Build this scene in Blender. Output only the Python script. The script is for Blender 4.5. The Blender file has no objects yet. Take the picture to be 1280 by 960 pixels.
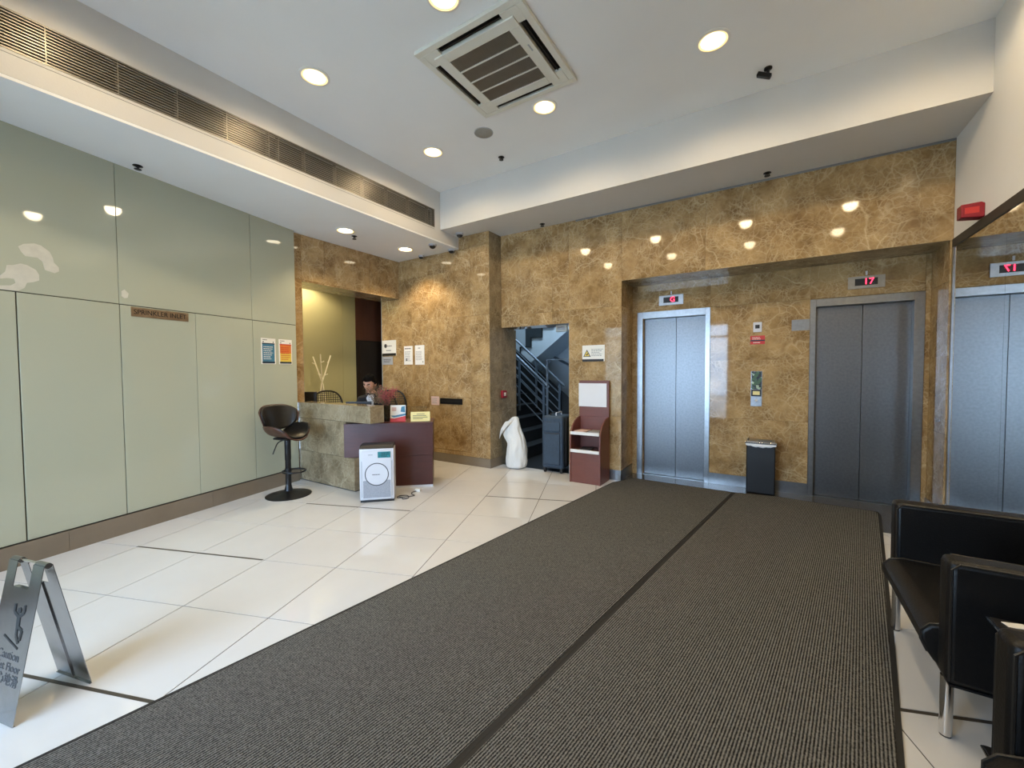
import bpy, bmesh, math, random
from mathutils import Matrix, Vector, noise
S = bpy.context.scene
COL = S.collection
PI = math.pi
random.seed(7)

# ------------------------------------------------------------------ camera, sky, exposure
cam_d = bpy.data.cameras.new('camera')
cam = bpy.data.objects.new('camera', cam_d); COL.objects.link(cam); S.camera = cam
cam_d.sensor_width = 36.0; cam_d.lens = 513.53 / 1280 * 36.0; cam_d.clip_start = 0.02
_a, _p, _r = math.radians(32.384), math.radians(1.934), math.radians(-0.3585)
_f = Vector((-math.sin(_a)*math.cos(_p), math.cos(_a)*math.cos(_p), -math.sin(_p)))
_rt = Vector((math.cos(_a), math.sin(_a), 0)); _up = _rt.cross(_f)
_R = _rt*math.cos(_r) + _up*math.sin(_r); _U = -_rt*math.sin(_r) + _up*math.cos(_r)
cam.matrix_world = Matrix(((_R.x, _U.x, -_f.x, 0), (_R.y, _U.y, -_f.y, 0), (_R.z, _U.z, -_f.z, 1.4), (0, 0, 0, 1)))

def lin(c):
    c = c/255.0
    return c/12.92 if c <= 0.04045 else ((c+0.055)/1.055)**2.4
def rgb(r, g, b): return (lin(r), lin(g), lin(b), 1.0)

W = bpy.data.worlds.new('sky'); S.world = W; W.use_nodes = True
SKY_STRENGTH = 17.5
wb = W.node_tree.nodes['Background']
wb.inputs[0].default_value = (0.50, 0.70, 1.0, 1); wb.inputs[1].default_value = SKY_STRENGTH
S.view_settings.view_transform = 'Standard'; S.view_settings.look = 'None'
S.view_settings.gamma = 1.0; S.view_settings.use_curve_mapping = False
S.view_settings.exposure = 0.12
LAMP_W = 32.0          # power of one ceiling downlight
WARM = (1.0, 0.78, 0.48)

# daylight comes in through the glazed shop front behind the camera; a portal only guides the sampling of the sky there
pd = bpy.data.lights.new('daylight_portal', 'AREA'); pd.shape = 'RECTANGLE'; pd.size = 3.5; pd.size_y = 2.6
pd.cycles.is_portal = True
po = bpy.data.objects.new('daylight_portal', pd); COL.objects.link(po)
po.location = (-2.70, -1.62, 1.33); po.rotation_euler = (math.radians(90), 0, 0)

# ------------------------------------------------------------------ materials
MATS = {}
def base_mat(name):
    m = bpy.data.materials.new(name); m.use_nodes = True
    nt = m.node_tree; b = nt.nodes['Principled BSDF']
    return m, nt, b
def N(nt, t, **kw):
    n = nt.nodes.new(t)
    for k, v in kw.items(): setattr(n, k, v)
    return n
def mat(name, col, rough=0.5, metal=0.0, var=0.06, scale=8.0, bump=0.0, bscale=60.0, emit=None, estr=0.0, stretch=None, ior=None, spec=None):
    """plain surface with a little procedural mottling of colour and relief"""
    m, nt, b = base_mat(name)
    tc = N(nt, 'ShaderNodeTexCoord')
    src = tc.outputs['Object']
    if stretch:
        mp = N(nt, 'ShaderNodeMapping'); mp.inputs['Scale'].default_value = stretch
        nt.links.new(src, mp.inputs['Vector']); src = mp.outputs['Vector']
    no = N(nt, 'ShaderNodeTexNoise'); no.inputs['Scale'].default_value = scale; no.inputs['Detail'].default_value = 4
    nt.links.new(src, no.inputs['Vector'])
    cr = N(nt, 'ShaderNodeValToRGB')
    c0 = tuple(max(0, c*(1-var)) for c in col[:3]) + (1,); c1 = tuple(min(1, c*(1+var)) for c in col[:3]) + (1,)
    cr.color_ramp.elements[0].color = c0; cr.color_ramp.elements[1].color = c1
    cr.color_ramp.elements[0].position = 0.3; cr.color_ramp.elements[1].position = 0.7
    nt.links.new(no.outputs['Fac'], cr.inputs['Fac']); nt.links.new(cr.outputs['Color'], b.inputs['Base Color'])
    b.inputs['Roughness'].default_value = rough; b.inputs['Metallic'].default_value = metal
    if ior: b.inputs['IOR'].default_value = ior
    if spec is not None: b.inputs['Specular IOR Level'].default_value = spec
    if bump:
        n2 = N(nt, 'ShaderNodeTexNoise'); n2.inputs['Scale'].default_value = bscale; n2.inputs['Detail'].default_value = 3
        nt.links.new(src, n2.inputs['Vector'])
        bp = N(nt, 'ShaderNodeBump'); bp.inputs['Strength'].default_value = bump; bp.inputs['Distance'].default_value = 0.01
        nt.links.new(n2.outputs['Fac'], bp.inputs['Height']); nt.links.new(bp.outputs['Normal'], b.inputs['Normal'])
    if emit:
        b.inputs['Emission Color'].default_value = emit; b.inputs['Emission Strength'].default_value = estr
    MATS[name] = m
    return m

def marble(name, dark, mid, vein, rough=0.09, vs=1.9):
    m, nt, b = base_mat(name); L = nt.links.new
    geo = N(nt, 'ShaderNodeNewGeometry'); oi = N(nt, 'ShaderNodeObjectInfo')
    mul = N(nt, 'ShaderNodeVectorMath', operation='SCALE'); mul.inputs[0].default_value = (7.3, 3.1, 5.7)
    L(oi.outputs['Random'], mul.inputs['Scale'])
    add = N(nt, 'ShaderNodeVectorMath', operation='ADD'); L(geo.outputs['Position'], add.inputs[0]); L(mul.outputs[0], add.inputs[1])
    wn = N(nt, 'ShaderNodeTexNoise'); wn.inputs['Scale'].default_value = 2.2; wn.inputs['Detail'].default_value = 5
    L(add.outputs[0], wn.inputs['Vector'])
    sc = N(nt, 'ShaderNodeVectorMath', operation='SCALE'); sc.inputs['Scale'].default_value = 0.30; L(wn.outputs['Color'], sc.inputs[0])
    wv = N(nt, 'ShaderNodeVectorMath', operation='ADD'); L(add.outputs[0], wv.inputs[0]); L(sc.outputs[0], wv.inputs[1])
    cloud = N(nt, 'ShaderNodeTexNoise'); cloud.inputs['Scale'].default_value = 3.4; cloud.inputs['Detail'].default_value = 9; cloud.inputs['Roughness'].default_value = 0.72
    L(add.outputs[0], cloud.inputs['Vector'])
    cr = N(nt, 'ShaderNodeValToRGB'); e = cr.color_ramp.elements
    e[0].position = 0.36; e[0].color = tuple(c*0.88 for c in dark[:3])+(1,); e[1].position = 0.62; e[1].color = mid
    L(cloud.outputs['Fac'], cr.inputs['Fac'])
    out = cr.outputs['Color']
    for k, (s, w, amt) in enumerate(((vs, 0.018, 0.46), (vs*2.7, 0.036, 0.36), (vs*6.0, 0.08, 0.32), (vs*14, 0.16, 0.30))):
        v = N(nt, 'ShaderNodeTexVoronoi', feature='DISTANCE_TO_EDGE'); v.inputs['Scale'].default_value = s
        L(wv.outputs[0], v.inputs['Vector'])
        mr = N(nt, 'ShaderNodeMapRange'); mr.inputs['From Min'].default_value = 0.0; mr.inputs['From Max'].default_value = w
        mr.inputs['To Min'].default_value = amt; mr.inputs['To Max'].default_value = 0.0
        L(v.outputs['Distance'], mr.inputs['Value'])
        n3 = N(nt, 'ShaderNodeTexNoise'); n3.inputs['Scale'].default_value = 3.0+k; L(wv.outputs[0], n3.inputs['Vector'])
        mm = N(nt, 'ShaderNodeMath', operation='MULTIPLY'); L(mr.outputs[0], mm.inputs[0])
        mr2 = N(nt, 'ShaderNodeMapRange'); mr2.inputs['From Min'].default_value = 0.4; mr2.inputs['From Max'].default_value = 0.62
        L(n3.outputs['Fac'], mr2.inputs['Value']); L(mr2.outputs[0], mm.inputs[1])
        mx = N(nt, 'ShaderNodeMix', data_type='RGBA'); L(mm.outputs[0], mx.inputs[0]); L(out, mx.inputs[6]); mx.inputs[7].default_value = vein
        out = mx.outputs[2]
    L(out, b.inputs['Base Color']); b.inputs['Roughness'].default_value = rough
    MATS[name] = m
    return m

def ribbed(name, c0, c1, period):
    """ribbed entrance matting, ribs along local Y"""
    m, nt, b = base_mat(name); L = nt.links.new
    tc = N(nt, 'ShaderNodeTexCoord'); sx = N(nt, 'ShaderNodeSeparateXYZ'); L(tc.outputs['Object'], sx.inputs[0])
    mu = N(nt, 'ShaderNodeMath', operation='MULTIPLY'); L(sx.outputs['X'], mu.inputs[0]); mu.inputs[1].default_value = 2*PI/period
    si = N(nt, 'ShaderNodeMath', operation='SINE'); L(mu.outputs[0], si.inputs[0])
    no = N(nt, 'ShaderNodeTexNoise'); no.inputs['Scale'].default_value = 170; no.inputs['Detail'].default_value = 2; L(tc.outputs['Object'], no.inputs['Vector'])
    a = N(nt, 'ShaderNodeMath', operation='MULTIPLY_ADD'); L(si.outputs[0], a.inputs[0]); a.inputs[1].default_value = 0.28
    L(no.outputs['Fac'], a.inputs[2])
    cr = N(nt, 'ShaderNodeValToRGB'); e = cr.color_ramp.elements
    e[0].position = 0.25; e[0].color = c0; e[1].position = 0.8; e[1].color = c1
    L(a.outputs[0], cr.inputs['Fac']); L(cr.outputs['Color'], b.inputs['Base Color'])
    bp = N(nt, 'ShaderNodeBump'); bp.inputs['Strength'].default_value = 0.8; bp.inputs['Distance'].default_value = 0.006
    L(a.outputs[0], bp.inputs['Height']); L(bp.outputs['Normal'], b.inputs['Normal'])
    b.inputs['Roughness'].default_value = 0.92; b.inputs['Specular IOR Level'].default_value = 0.2
    MATS[name] = m
    return m

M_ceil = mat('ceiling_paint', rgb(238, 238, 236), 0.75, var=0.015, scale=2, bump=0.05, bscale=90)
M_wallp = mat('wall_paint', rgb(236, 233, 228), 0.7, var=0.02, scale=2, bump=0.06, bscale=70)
M_bulk = mat('bulkhead_paint_dimmed', rgb(212, 209, 203), 0.7, var=0.02, scale=2, bump=0.06, bscale=70)  # darker copy of the wall paint, toned down against glare from nearby downlights
M_green = mat('green_glass', rgb(180, 184, 164), 0.03, var=0.015, scale=0.8, ior=1.62)
M_greenw = mat('green_plaster', rgb(190, 188, 146), 0.55, var=0.03, scale=2)
M_joint = mat('dark_joint', rgb(62, 58, 50), 0.6)
M_marble = marble('brown_marble', rgb(134, 105, 67), rgb(178, 147, 101), rgb(222, 200, 160), rough=0.045)
M_marble2 = marble('grey_brown_marble', rgb(124, 108, 82), rgb(160, 142, 112), rgb(190, 176, 146), rough=0.10)
M_plinth = mat('grey_stone_plinth', rgb(128, 116, 100), 0.18, var=0.06, scale=5)
M_floor = mat('white_floor_tile', rgb(216, 215, 213), 0.06, var=0.02, scale=3.5)
M_grout = mat('floor_joint', rgb(58, 52, 44), 0.8)
M_strip = mat('dark_floor_strip', rgb(70, 64, 56), 0.4)
M_granite = mat('dark_granite', rgb(74, 72, 70), 0.16, var=0.15, scale=60)
M_mat = ribbed('ribbed_mat', rgb(28, 28, 28), rgb(134, 132, 126), 0.0115)
M_matedge = mat('rubber_edge', rgb(34, 33, 31), 0.7)
M_steel = mat('brushed_steel', (0.30, 0.305, 0.31, 1), 0.28, 1.0, var=0.08, scale=30, bump=0.05, bscale=160)
M_door = mat('lift_door_steel', (0.17, 0.172, 0.176, 1), 0.34, 1.0, var=0.10, scale=45, bump=0.06, bscale=220)
M_chrome = mat('chrome', (0.72, 0.72, 0.72, 1), 0.16, 1.0, var=0.02)
M_silver = mat('silver_plastic', rgb(206, 206, 210), 0.4, 0.1, var=0.02)
M_grey = mat('grey_plastic', rgb(168, 170, 174), 0.45, var=0.05, scale=200)
M_white = mat('white_plastic', rgb(232, 230, 222), 0.4, var=0.015)
M_ivory = mat('cassette_plastic', rgb(222, 219, 206), 0.45, var=0.015)
M_black = mat('black_plastic', rgb(22, 22, 23), 0.4, var=0.1)
M_blackm = mat('black_metal', rgb(26, 26, 28), 0.38, 0.3, var=0.1)
M_leather = mat('black_leather', rgb(13, 12, 12), 0.42, spec=0.35, var=0.15, scale=12, bump=0.12, bscale=140)
M_leather2 = mat('brown_black_leather', rgb(20, 18, 16), 0.36, var=0.15, scale=12, bump=0.1, bscale=120)
M_piping = mat('leather_piping', rgb(34, 31, 28), 0.4)
M_wood = mat('walnut_bentwood', rgb(70, 42, 30), 0.38, var=0.25, scale=14, stretch=(1, 1, 9))
M_maho = mat('mahogany_laminate', rgb(74, 36, 30), 0.38, var=0.12, scale=5, stretch=(1, 1, 10))
M_maho2 = mat('red_brown_laminate', rgb(112, 62, 50), 0.36, var=0.06, scale=5, stretch=(1, 1, 8))
M_darkdoor = mat('dark_door', rgb(38, 27, 21), 0.5, var=0.1, scale=4, stretch=(4, 4, 0.6))
M_brownpan = mat('brown_timber_panel', rgb(96, 56, 38), 0.5, var=0.15, scale=4, stretch=(6, 6, 0.6))
M_paper = mat('paper', rgb(232, 230, 224), 0.7, var=0.01)
M_ink = mat('ink', rgb(60, 60, 62), 0.7)
M_ink2 = mat('pale_ink', rgb(150, 150, 150), 0.7)
M_black_ink = mat('black_ink', rgb(14, 14, 16), 0.5)
M_dark = mat('dark_void', rgb(26, 23, 20), 0.9)
M_slat = mat('grille_slat', rgb(132, 126, 114), 0.35, 0.3, var=0.03)
M_sign = mat('polished_sign_steel', (0.36, 0.37, 0.39, 1), 0.2, 1.0, var=0.08, scale=20)
M_shadowgap = mat('shadow_gap_trim', rgb(120, 120, 120), 0.5)  # flat grey stands in for the shade inside the gaps
M_halo = mat('lamp_halo', rgb(255, 220, 150), 0.4, emit=(1, 0.68, 0.28, 1), estr=1.5)  # self-lit warm ring, imitates the yellow halo around each lens
M_red = mat('red_plastic', rgb(142, 18, 34), 0.35, var=0.05)
M_mirror = mat('mirror', (0.80, 0.80, 0.78, 1), 0.02, 1.0, var=0.0)
M_bronze = mat('bronze_plate', rgb(158, 136, 110), 0.3, 0.7, var=0.25, scale=14)
M_peel = mat('peeled_paint', rgb(204, 202, 188), 0.7, var=0.06, scale=20)
M_lens = mat('lamp_lens', rgb(255, 244, 220), 0.5, emit=(1, 0.86, 0.62, 1), estr=9.0)
M_led = mat('red_led', rgb(255, 40, 60), 0.5, emit=(1, 0.03, 0.08, 1), estr=5.0)
M_blue = mat('blue_print', rgb(66, 122, 150), 0.5, var=0.1)
M_navy = mat('navy_print', rgb(30, 48, 66), 0.5)
M_orange = mat('orange_print', rgb(216, 120, 50), 0.5, var=0.1)
M_yellow = mat('yellow_print', rgb(226, 196, 84), 0.5, var=0.05)
M_redprint = mat('red_print', rgb(196, 48, 44), 0.5, var=0.05)
M_pink = mat('pink_print', rgb(214, 184, 172), 0.6, var=0.05, scale=40)
M_teal = mat('teal_print', rgb(20, 118, 124), 0.4, var=0.3, scale=60)
M_cream = mat('cream_card', rgb(236, 220, 150), 0.5, var=0.04)
M_bluegrey = mat('suitcase_fabric', rgb(48, 64, 80), 0.6, var=0.12, scale=30, bump=0.1, bscale=200)
M_bag = mat('woven_white_sack', rgb(226, 226, 222), 0.6, var=0.05, scale=160, bump=0.6, bscale=22)
M_stairw = mat('stairwell_paint', rgb(196, 208, 218), 0.7, var=0.03)
M_stairb = mat('black_stair_rubber', rgb(24, 26, 28), 0.5)
M_rail = mat('stair_rail_paint', rgb(120, 132, 144), 0.32, 0.6, var=0.05)
M_nosing = mat('stair_nosing', rgb(30, 34, 38), 0.5)
M_suit = mat('black_suit', rgb(20, 21, 26), 0.8, var=0.1)
M_shirt = mat('white_shirt', rgb(226, 228, 230), 0.7)
M_skin = mat('skin', rgb(196, 142, 112), 0.5, var=0.05)
M_hair = mat('black_hair', rgb(11, 9, 8), 0.85, var=0.2, scale=80, spec=0.08)
M_stem = mat('dried_stem', rgb(104, 84, 58), 0.8, var=0.2)
M_bloom = mat('dried_pink_bloom', rgb(168, 84, 84), 0.8, var=0.25, scale=60)
M_bloom2 = mat('dried_brown_bloom', rgb(124, 98, 70), 0.8, var=0.25, scale=60)
M_rackw = mat('white_coat_rack', rgb(250, 246, 228), 0.4)
M_pave = mat('pavement', rgb(196, 192, 186), 0.9, var=0.1, scale=4)
M_liner = mat('white_bin_liner', rgb(236, 236, 236), 0.4, var=0.02)

def make_glass(name, tint, gloss):
    m, nt, b = base_mat(name); nt.nodes.remove(b); L = nt.links.new
    tr = N(nt, 'ShaderNodeBsdfTransparent'); tr.inputs[0].default_value = tint
    gl = N(nt, 'ShaderNodeBsdfGlossy'); gl.inputs['Roughness'].default_value = 0.02
    fr = N(nt, 'ShaderNodeFresnel'); fr.inputs['IOR'].default_value = gloss
    mx = N(nt, 'ShaderNodeMixShader'); L(fr.outputs[0], mx.inputs[0]); L(tr.outputs[0], mx.inputs[1]); L(gl.outputs[0], mx.inputs[2])
    L(mx.outputs[0], nt.nodes['Material Output'].inputs[0])
    MATS[name] = m
    return m
M_vase = make_glass('vase_glass', (0.72, 0.75, 0.74, 1), 1.5)
M_glass = make_glass('clear_glass', (0.93, 0.95, 0.95, 1), 1.45)
def collage(name):
    m, nt, b = base_mat(name); L = nt.links.new
    tc = N(nt, 'ShaderNodeTexCoord'); v = N(nt, 'ShaderNodeTexVoronoi'); v.inputs['Scale'].default_value = 38
    L(tc.outputs['Object'], v.inputs['Vector'])
    cr = N(nt, 'ShaderNodeValToRGB'); cr.color_ramp.interpolation = 'CONSTANT'; e = cr.color_ramp.elements
    e[0].color = rgb(30, 44, 30); e[1].color = rgb(62, 92, 56); e[1].position = 0.35
    for p, c in ((0.58, rgb(18, 24, 20)), (0.75, rgb(160, 180, 150)), (0.85, rgb(96, 120, 80))):
        x = e.new(p); x.color = c
    L(v.outputs['Color'], cr.inputs['Fac']); L(cr.outputs['Color'], b.inputs['Base Color']); b.inputs['Roughness'].default_value = 0.25
    MATS[name] = m; return m
M_collage = collage('foliage_print')

# ------------------------------------------------------------------ mesh helpers
class MB:
    def __init__(s, M=None): s.bm = bmesh.new(); s.M = M or Matrix.Identity(4)
    def v(s, p): return s.bm.verts.new(s.M @ Vector(p))
    def f(s, vs, mi=0):
        try:
            fc = s.bm.faces.new(vs); fc.material_index = mi; return fc
        except ValueError: return None
    def box(s, x0, x1, y0, y1, z0, z1, T=None, mi=0):
        T = T or Matrix.Identity(4)
        P = [s.v(T @ Vector(p)) for p in ((x0,y0,z0),(x1,y0,z0),(x1,y1,z0),(x0,y1,z0),(x0,y0,z1),(x1,y0,z1),(x1,y1,z1),(x0,y1,z1))]
        for q in ((0,3,2,1),(4,5,6,7),(0,1,5,4),(1,2,6,5),(2,3,7,6),(3,0,4,7)): s.f([P[i] for i in q], mi)
        return s
    def prism(s, poly, d0, d1, axis='z', T=None, mi=0):
        """extrude polygon; axis z: (x,y), axis y: (x,z), axis x: (y,z)"""
        T = T or Matrix.Identity(4)
        def pt(a, b, d): return {'z': (a, b, d), 'y': (a, d, b), 'x': (d, a, b)}[axis]
        A = [s.v(T @ Vector(pt(a, b, d0))) for a, b in poly]; B = [s.v(T @ Vector(pt(a, b, d1))) for a, b in poly]
        n = len(poly); s.f(A[::-1], mi); s.f(B, mi)
        for i in range(n): s.f([A[i], A[(i+1) % n], B[(i+1) % n], B[i]], mi)
        return s
    def tube(s, pts, r, n=8, cap=True, closed=False, mi=0):
        pts = [Vector(p) for p in pts]; rs = r if isinstance(r, (list, tuple)) else [r]*len(pts)
        rings = []; up = None
        for i, p in enumerate(pts):
            if closed: t = (pts[(i+1) % len(pts)] - pts[i-1])
            else: t = (pts[min(i+1, len(pts)-1)] - pts[max(i-1, 0)])
            t.normalize()
            if up is None:
                up = Vector((0, 0, 1)) if abs(t.z) < 0.9 else Vector((1, 0, 0))
            a = t.cross(up)
            if a.length < 1e-4: a = t.cross(Vector((0, 1, 0)))
            a.normalize(); up2 = a.cross(t).normalized(); up = up2
            rings.append([s.v(p + (a*math.cos(2*PI*k/n) + up2*math.sin(2*PI*k/n))*rs[i]) for k in range(n)])
        m = len(rings)
        for i in range(m if closed else m-1):
            A, B = rings[i], rings[(i+1) % m]
            for k in range(n): s.f([A[k], A[(k+1) % n], B[(k+1) % n], B[k]], mi)
        if cap and not closed:
            s.f(rings[0][::-1], mi); s.f(rings[-1], mi)
        return s
    def lathe(s, prof, n=28, c=(0, 0), T=None, mi=0, cap=True):
        T = T or Matrix.Identity(4); rings = []
        for r, z in prof:
            rings.append([s.v(T @ Vector((c[0]+r*math.cos(2*PI*k/n), c[1]+r*math.sin(2*PI*k/n), z))) for k in range(n)])
        for A, B in zip(rings, rings[1:]):
            for k in range(n): s.f([A[k], A[(k+1) % n], B[(k+1) % n], B[k]], mi)
        if cap: s.f(rings[0][::-1], mi); s.f(rings[-1], mi)
        return s
    def grid(s, P, mi=0):
        V = [[s.v(p) for p in row] for row in P]
        for i in range(len(V)-1):
            for j in range(len(V[0])-1): s.f([V[i][j], V[i][j+1], V[i+1][j+1], V[i+1][j]], mi)
        return s
    def build(s, name, m, parent=None, bevel=0.0, smooth=True, solid=0.0, subdiv=0, seg=2):
        bmesh.ops.recalc_face_normals(s.bm, faces=s.bm.faces)
        me = bpy.data.meshes.new(name); s.bm.to_mesh(me); s.bm.free()
        for x in (m if isinstance(m, (list, tuple)) else [m]): me.materials.append(x)
        if smooth:
            for p in me.polygons: p.use_smooth = True
            me.set_sharp_from_angle(angle=math.radians(38))
        o = bpy.data.objects.new(name, me); COL.objects.link(o)
        if parent is not None: o.parent = parent
        if solid:
            md = o.modifiers.new('solid', 'SOLIDIFY'); md.thickness = solid; md.offset = 0
        if bevel:
            md = o.modifiers.new('bevel', 'BEVEL'); md.width = bevel; md.segments = seg; md.limit_method = 'ANGLE'; md.angle_limit = math.radians(40)
            md.harden_normals = False
        if subdiv:
            md = o.modifiers.new('sub', 'SUBSURF'); md.levels = subdiv; md.render_levels = subdiv
        return o
def tag(o, label=None, cat=None, group=None, kind=None):
    if label: o['label'] = label
    if cat: o['category'] = cat
    if group: o['group'] = group
    if kind: o['kind'] = kind
    return o
def thing(name, label, cat, loc=(0, 0, 0), rz=0.0, group=None):
    o = bpy.data.objects.new(name, None); COL.objects.link(o); o.empty_display_size = 0.1
    o.location = loc; o.rotation_euler = (0, 0, rz)
    return tag(o, label, cat, group)
def dup(root, loc, rz=None, label=None):
    def cp(o, par):
        c = o.copy(); COL.objects.link(c)
        if par is not None: c.parent = par
        for ch in o.children: cp(ch, c)
        return c
    r = cp(root, None); r.location = loc
    if rz is not None: r.rotation_euler = (0, 0, rz)
    if label: r['label'] = label
    return r
def structure(o): o['kind'] = 'structure'; return o
def text(name, s, size, m, parent, loc, rot=(PI/2, 0, 0), depth=0.0008, align='CENTER', xs=1.0):
    cu = bpy.data.curves.new(name, 'FONT'); cu.body = s; cu.size = size; cu.extrude = depth; cu.align_x = align; cu.align_y = 'CENTER'
    t = bpy.data.objects.new(name, cu); COL.objects.link(t)
    bpy.context.view_layer.update()
    me = bpy.data.meshes.new_from_object(t.evaluated_get(bpy.context.evaluated_depsgraph_get()))
    bpy.data.objects.remove(t); me.materials.clear(); me.materials.append(m)
    o = bpy.data.objects.new(name, me); COL.objects.link(o); o.parent = parent
    o.location = loc; o.rotation_euler = rot; o.scale = (xs, 1, 1)
    return o
def print_lines(parent, x0, x1, z0, z1, n, m, y=-0.004, h=0.4, seed=0, name='printed_text'):
    """rows of small print as one flat mesh, facing local -Y"""
    rnd = random.Random(seed); mb = MB(); st = (z1-z0)/n
    for i in range(n):
        z = z0 + st*(i+0.5); x = x0
        xe = x0 + (x1-x0)*rnd.uniform(0.7, 1.0)
        while x < xe:
            w = min(rnd.uniform(0.08, 0.22)*(x1-x0), xe-x)
            if w > 0.003: mb.box(x, x+w*0.9, y-0.0006, y, z-st*h/2, z+st*h/2)
            x += w + 0.012*(x1-x0)*2
    return mb.build(name, m, parent, smooth=False)

# frames: local x = to the right when facing the wall, local -Y = out of the wall
GA = math.radians(12.354); GN = Vector((math.cos(GA), math.sin(GA), 0)); GT = Vector((-math.sin(GA), math.cos(GA), 0)); GD = -4.395
def green_pt(s, z, off=0.0): return GN*(GD+off) + GT*s + Vector((0, 0, z))
G_M = Matrix.Translation(GN*GD) @ Matrix.Rotation(PI/2+GA, 4, 'Z')      # local x = GT, local y = -GN
RZ_G = PI/2+GA; RZ_L = PI/2; RZ_R = -PI/2

def slabs(parent, M, rects, us, zs, m, name='marble_slab', th=0.018, gap=0.0012, bevel=0.0):
    """clad rectangles (x0,x1,z0,z1) of a wall frame M with single slabs cut at the given joint lines"""
    for (x0, x1, z0, z1) in rects:
        X = [x0] + sorted(u for u in us if x0+0.02 < u < x1-0.02) + [x1]
        Z = [z0] + sorted(z for z in zs if z0+0.02 < z < z1-0.02) + [z1]
        for a, b in zip(X, X[1:]):
            for c, d in zip(Z, Z[1:]):
                mb = MB(M); mb.box(a+gap, b-gap, -th, 0, c+gap, d-gap)
                mb.build(name, m, parent, smooth=False)

# ------------------------------------------------------------------ floor
def clip(poly, n, d):
    """keep the side n.p <= d"""
    out = []
    for i in range(len(poly)):
        a, b = poly[i], poly[(i+1) % len(poly)]
        da, db = n[0]*a[0]+n[1]*a[1]-d, n[0]*b[0]+n[1]*b[1]-d
        if da <= 0: out.append(a)
        if (da < 0 < db) or (db < 0 < da):
            t = da/(da-db); out.append((a[0]+(b[0]-a[0])*t, a[1]+(b[1]-a[1])*t))
    return out
def area(p): return 0.5*sum(p[i][0]*p[(i+1) % len(p)][1]-p[(i+1) % len(p)][0]*p[i][1] for i in range(len(p)))
floor = structure(MB().box(-7.2, 1.4, -1.6, 8.6, -0.12, -0.0025).build('floor', M_grout, smooth=False))
TA = math.radians(20.198); TU = (math.cos(TA), math.sin(TA)); TV = (-math.sin(TA), math.cos(TA))
U0, UP, V0, VP = -2.443, 0.5975, 1.337, 0.6065
STRIPS = {(0, -1), (2, -2), (2, -1), (4, -1), (4, 0), (5, 2), (5, 3), (1, 6), (1, 7)}
for i in range(-8, 12):
    for j in range(-9, 9):
        g = 0.0026
        c = [(U0+UP*i+g, V0+VP*j+g), (U0+UP*(i+1)-g, V0+VP*j+g), (U0+UP*(i+1)-g, V0+VP*(j+1)-g), (U0+UP*i+g, V0+VP*(j+1)-g)]
        q0 = [(TU[0]*u+TV[0]*v, TU[1]*u+TV[1]*v) for u, v in c]
        q0 = clip(q0, (1, 0), 1.295); q0 = clip(q0, (0, -1), 1.5) if q0 else q0
        q0 = clip(q0, (-GN.x, -GN.y), -GD+0.02) if q0 else q0
        if not q0: continue
        for part in ((clip(clip(q0, (1, 0), -1.6) or [(0, 0)]*3, (0, 1), 5.06)), (clip(clip(q0, (-1, 0), 1.6) or [(0, 0)]*3, (0, 1), 4.6))):
            if len(part) > 2 and abs(area(part)) > 0.002:
                MB().prism(part, -0.0023, 0.0).build('floor_tile', M_floor, floor, smooth=False)
def uv_pt(u, v): return (TU[0]*u+TV[0]*v, TU[1]*u+TV[1]*v)
for (u0, u1, v) in ((-3.0, -1.82, 1.337), (-3.645, -2.458, 2.551), (-3.05, -1.86, 3.755), (-1.25, -0.255, 4.366), (1.0, 1.9, 1.933)):
    h = 0.0085
    MB().prism([uv_pt(u0, v-h), uv_pt(u1, v-h), uv_pt(u1, v+h), uv_pt(u0, v+h)], -0.002, 0.0006).build('expansion_strip', M_strip, floor, smooth=False)
MB().box(-1.585, 1.295, 4.605, 5.66, -0.0023, 0.0005).build('granite_threshold', M_granite, floor, smooth=False)
MB().box(-5.7, -2.0, 5.07, 8.4, -0.0023, 0.0005).build('stair_lobby_floor', M_stairb, floor, smooth=False)
structure(MB().box(-14, 12, -14, -1.62, -0.15, -0.02).build('pavement_floor', M_pave, smooth=False))

# ------------------------------------------------------------------ ceiling and bulkheads
ZC = 3.87
ceiling = structure(MB().box(-4.2, 1.4, -1.6, 5.2, ZC, ZC+0.1).build('ceiling', M_ceil, smooth=False))
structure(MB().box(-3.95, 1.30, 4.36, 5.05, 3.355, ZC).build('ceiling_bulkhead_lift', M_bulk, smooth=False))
bl = MB()
structure(MB().box(-6.2, -3.931, -1.6, 4.75, 3.18, 3.20).build('ceiling_soffit_left', M_ceil, smooth=False))  # underside split off in paler paint to lift its shaded tone
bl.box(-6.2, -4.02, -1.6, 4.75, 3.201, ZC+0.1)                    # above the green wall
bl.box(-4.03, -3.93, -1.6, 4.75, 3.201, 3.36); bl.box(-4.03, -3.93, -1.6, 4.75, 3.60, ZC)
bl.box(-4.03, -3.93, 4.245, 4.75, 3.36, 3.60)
structure(bl.build('ceiling_bulkhead_left', M_bulk, smooth=False))
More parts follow.
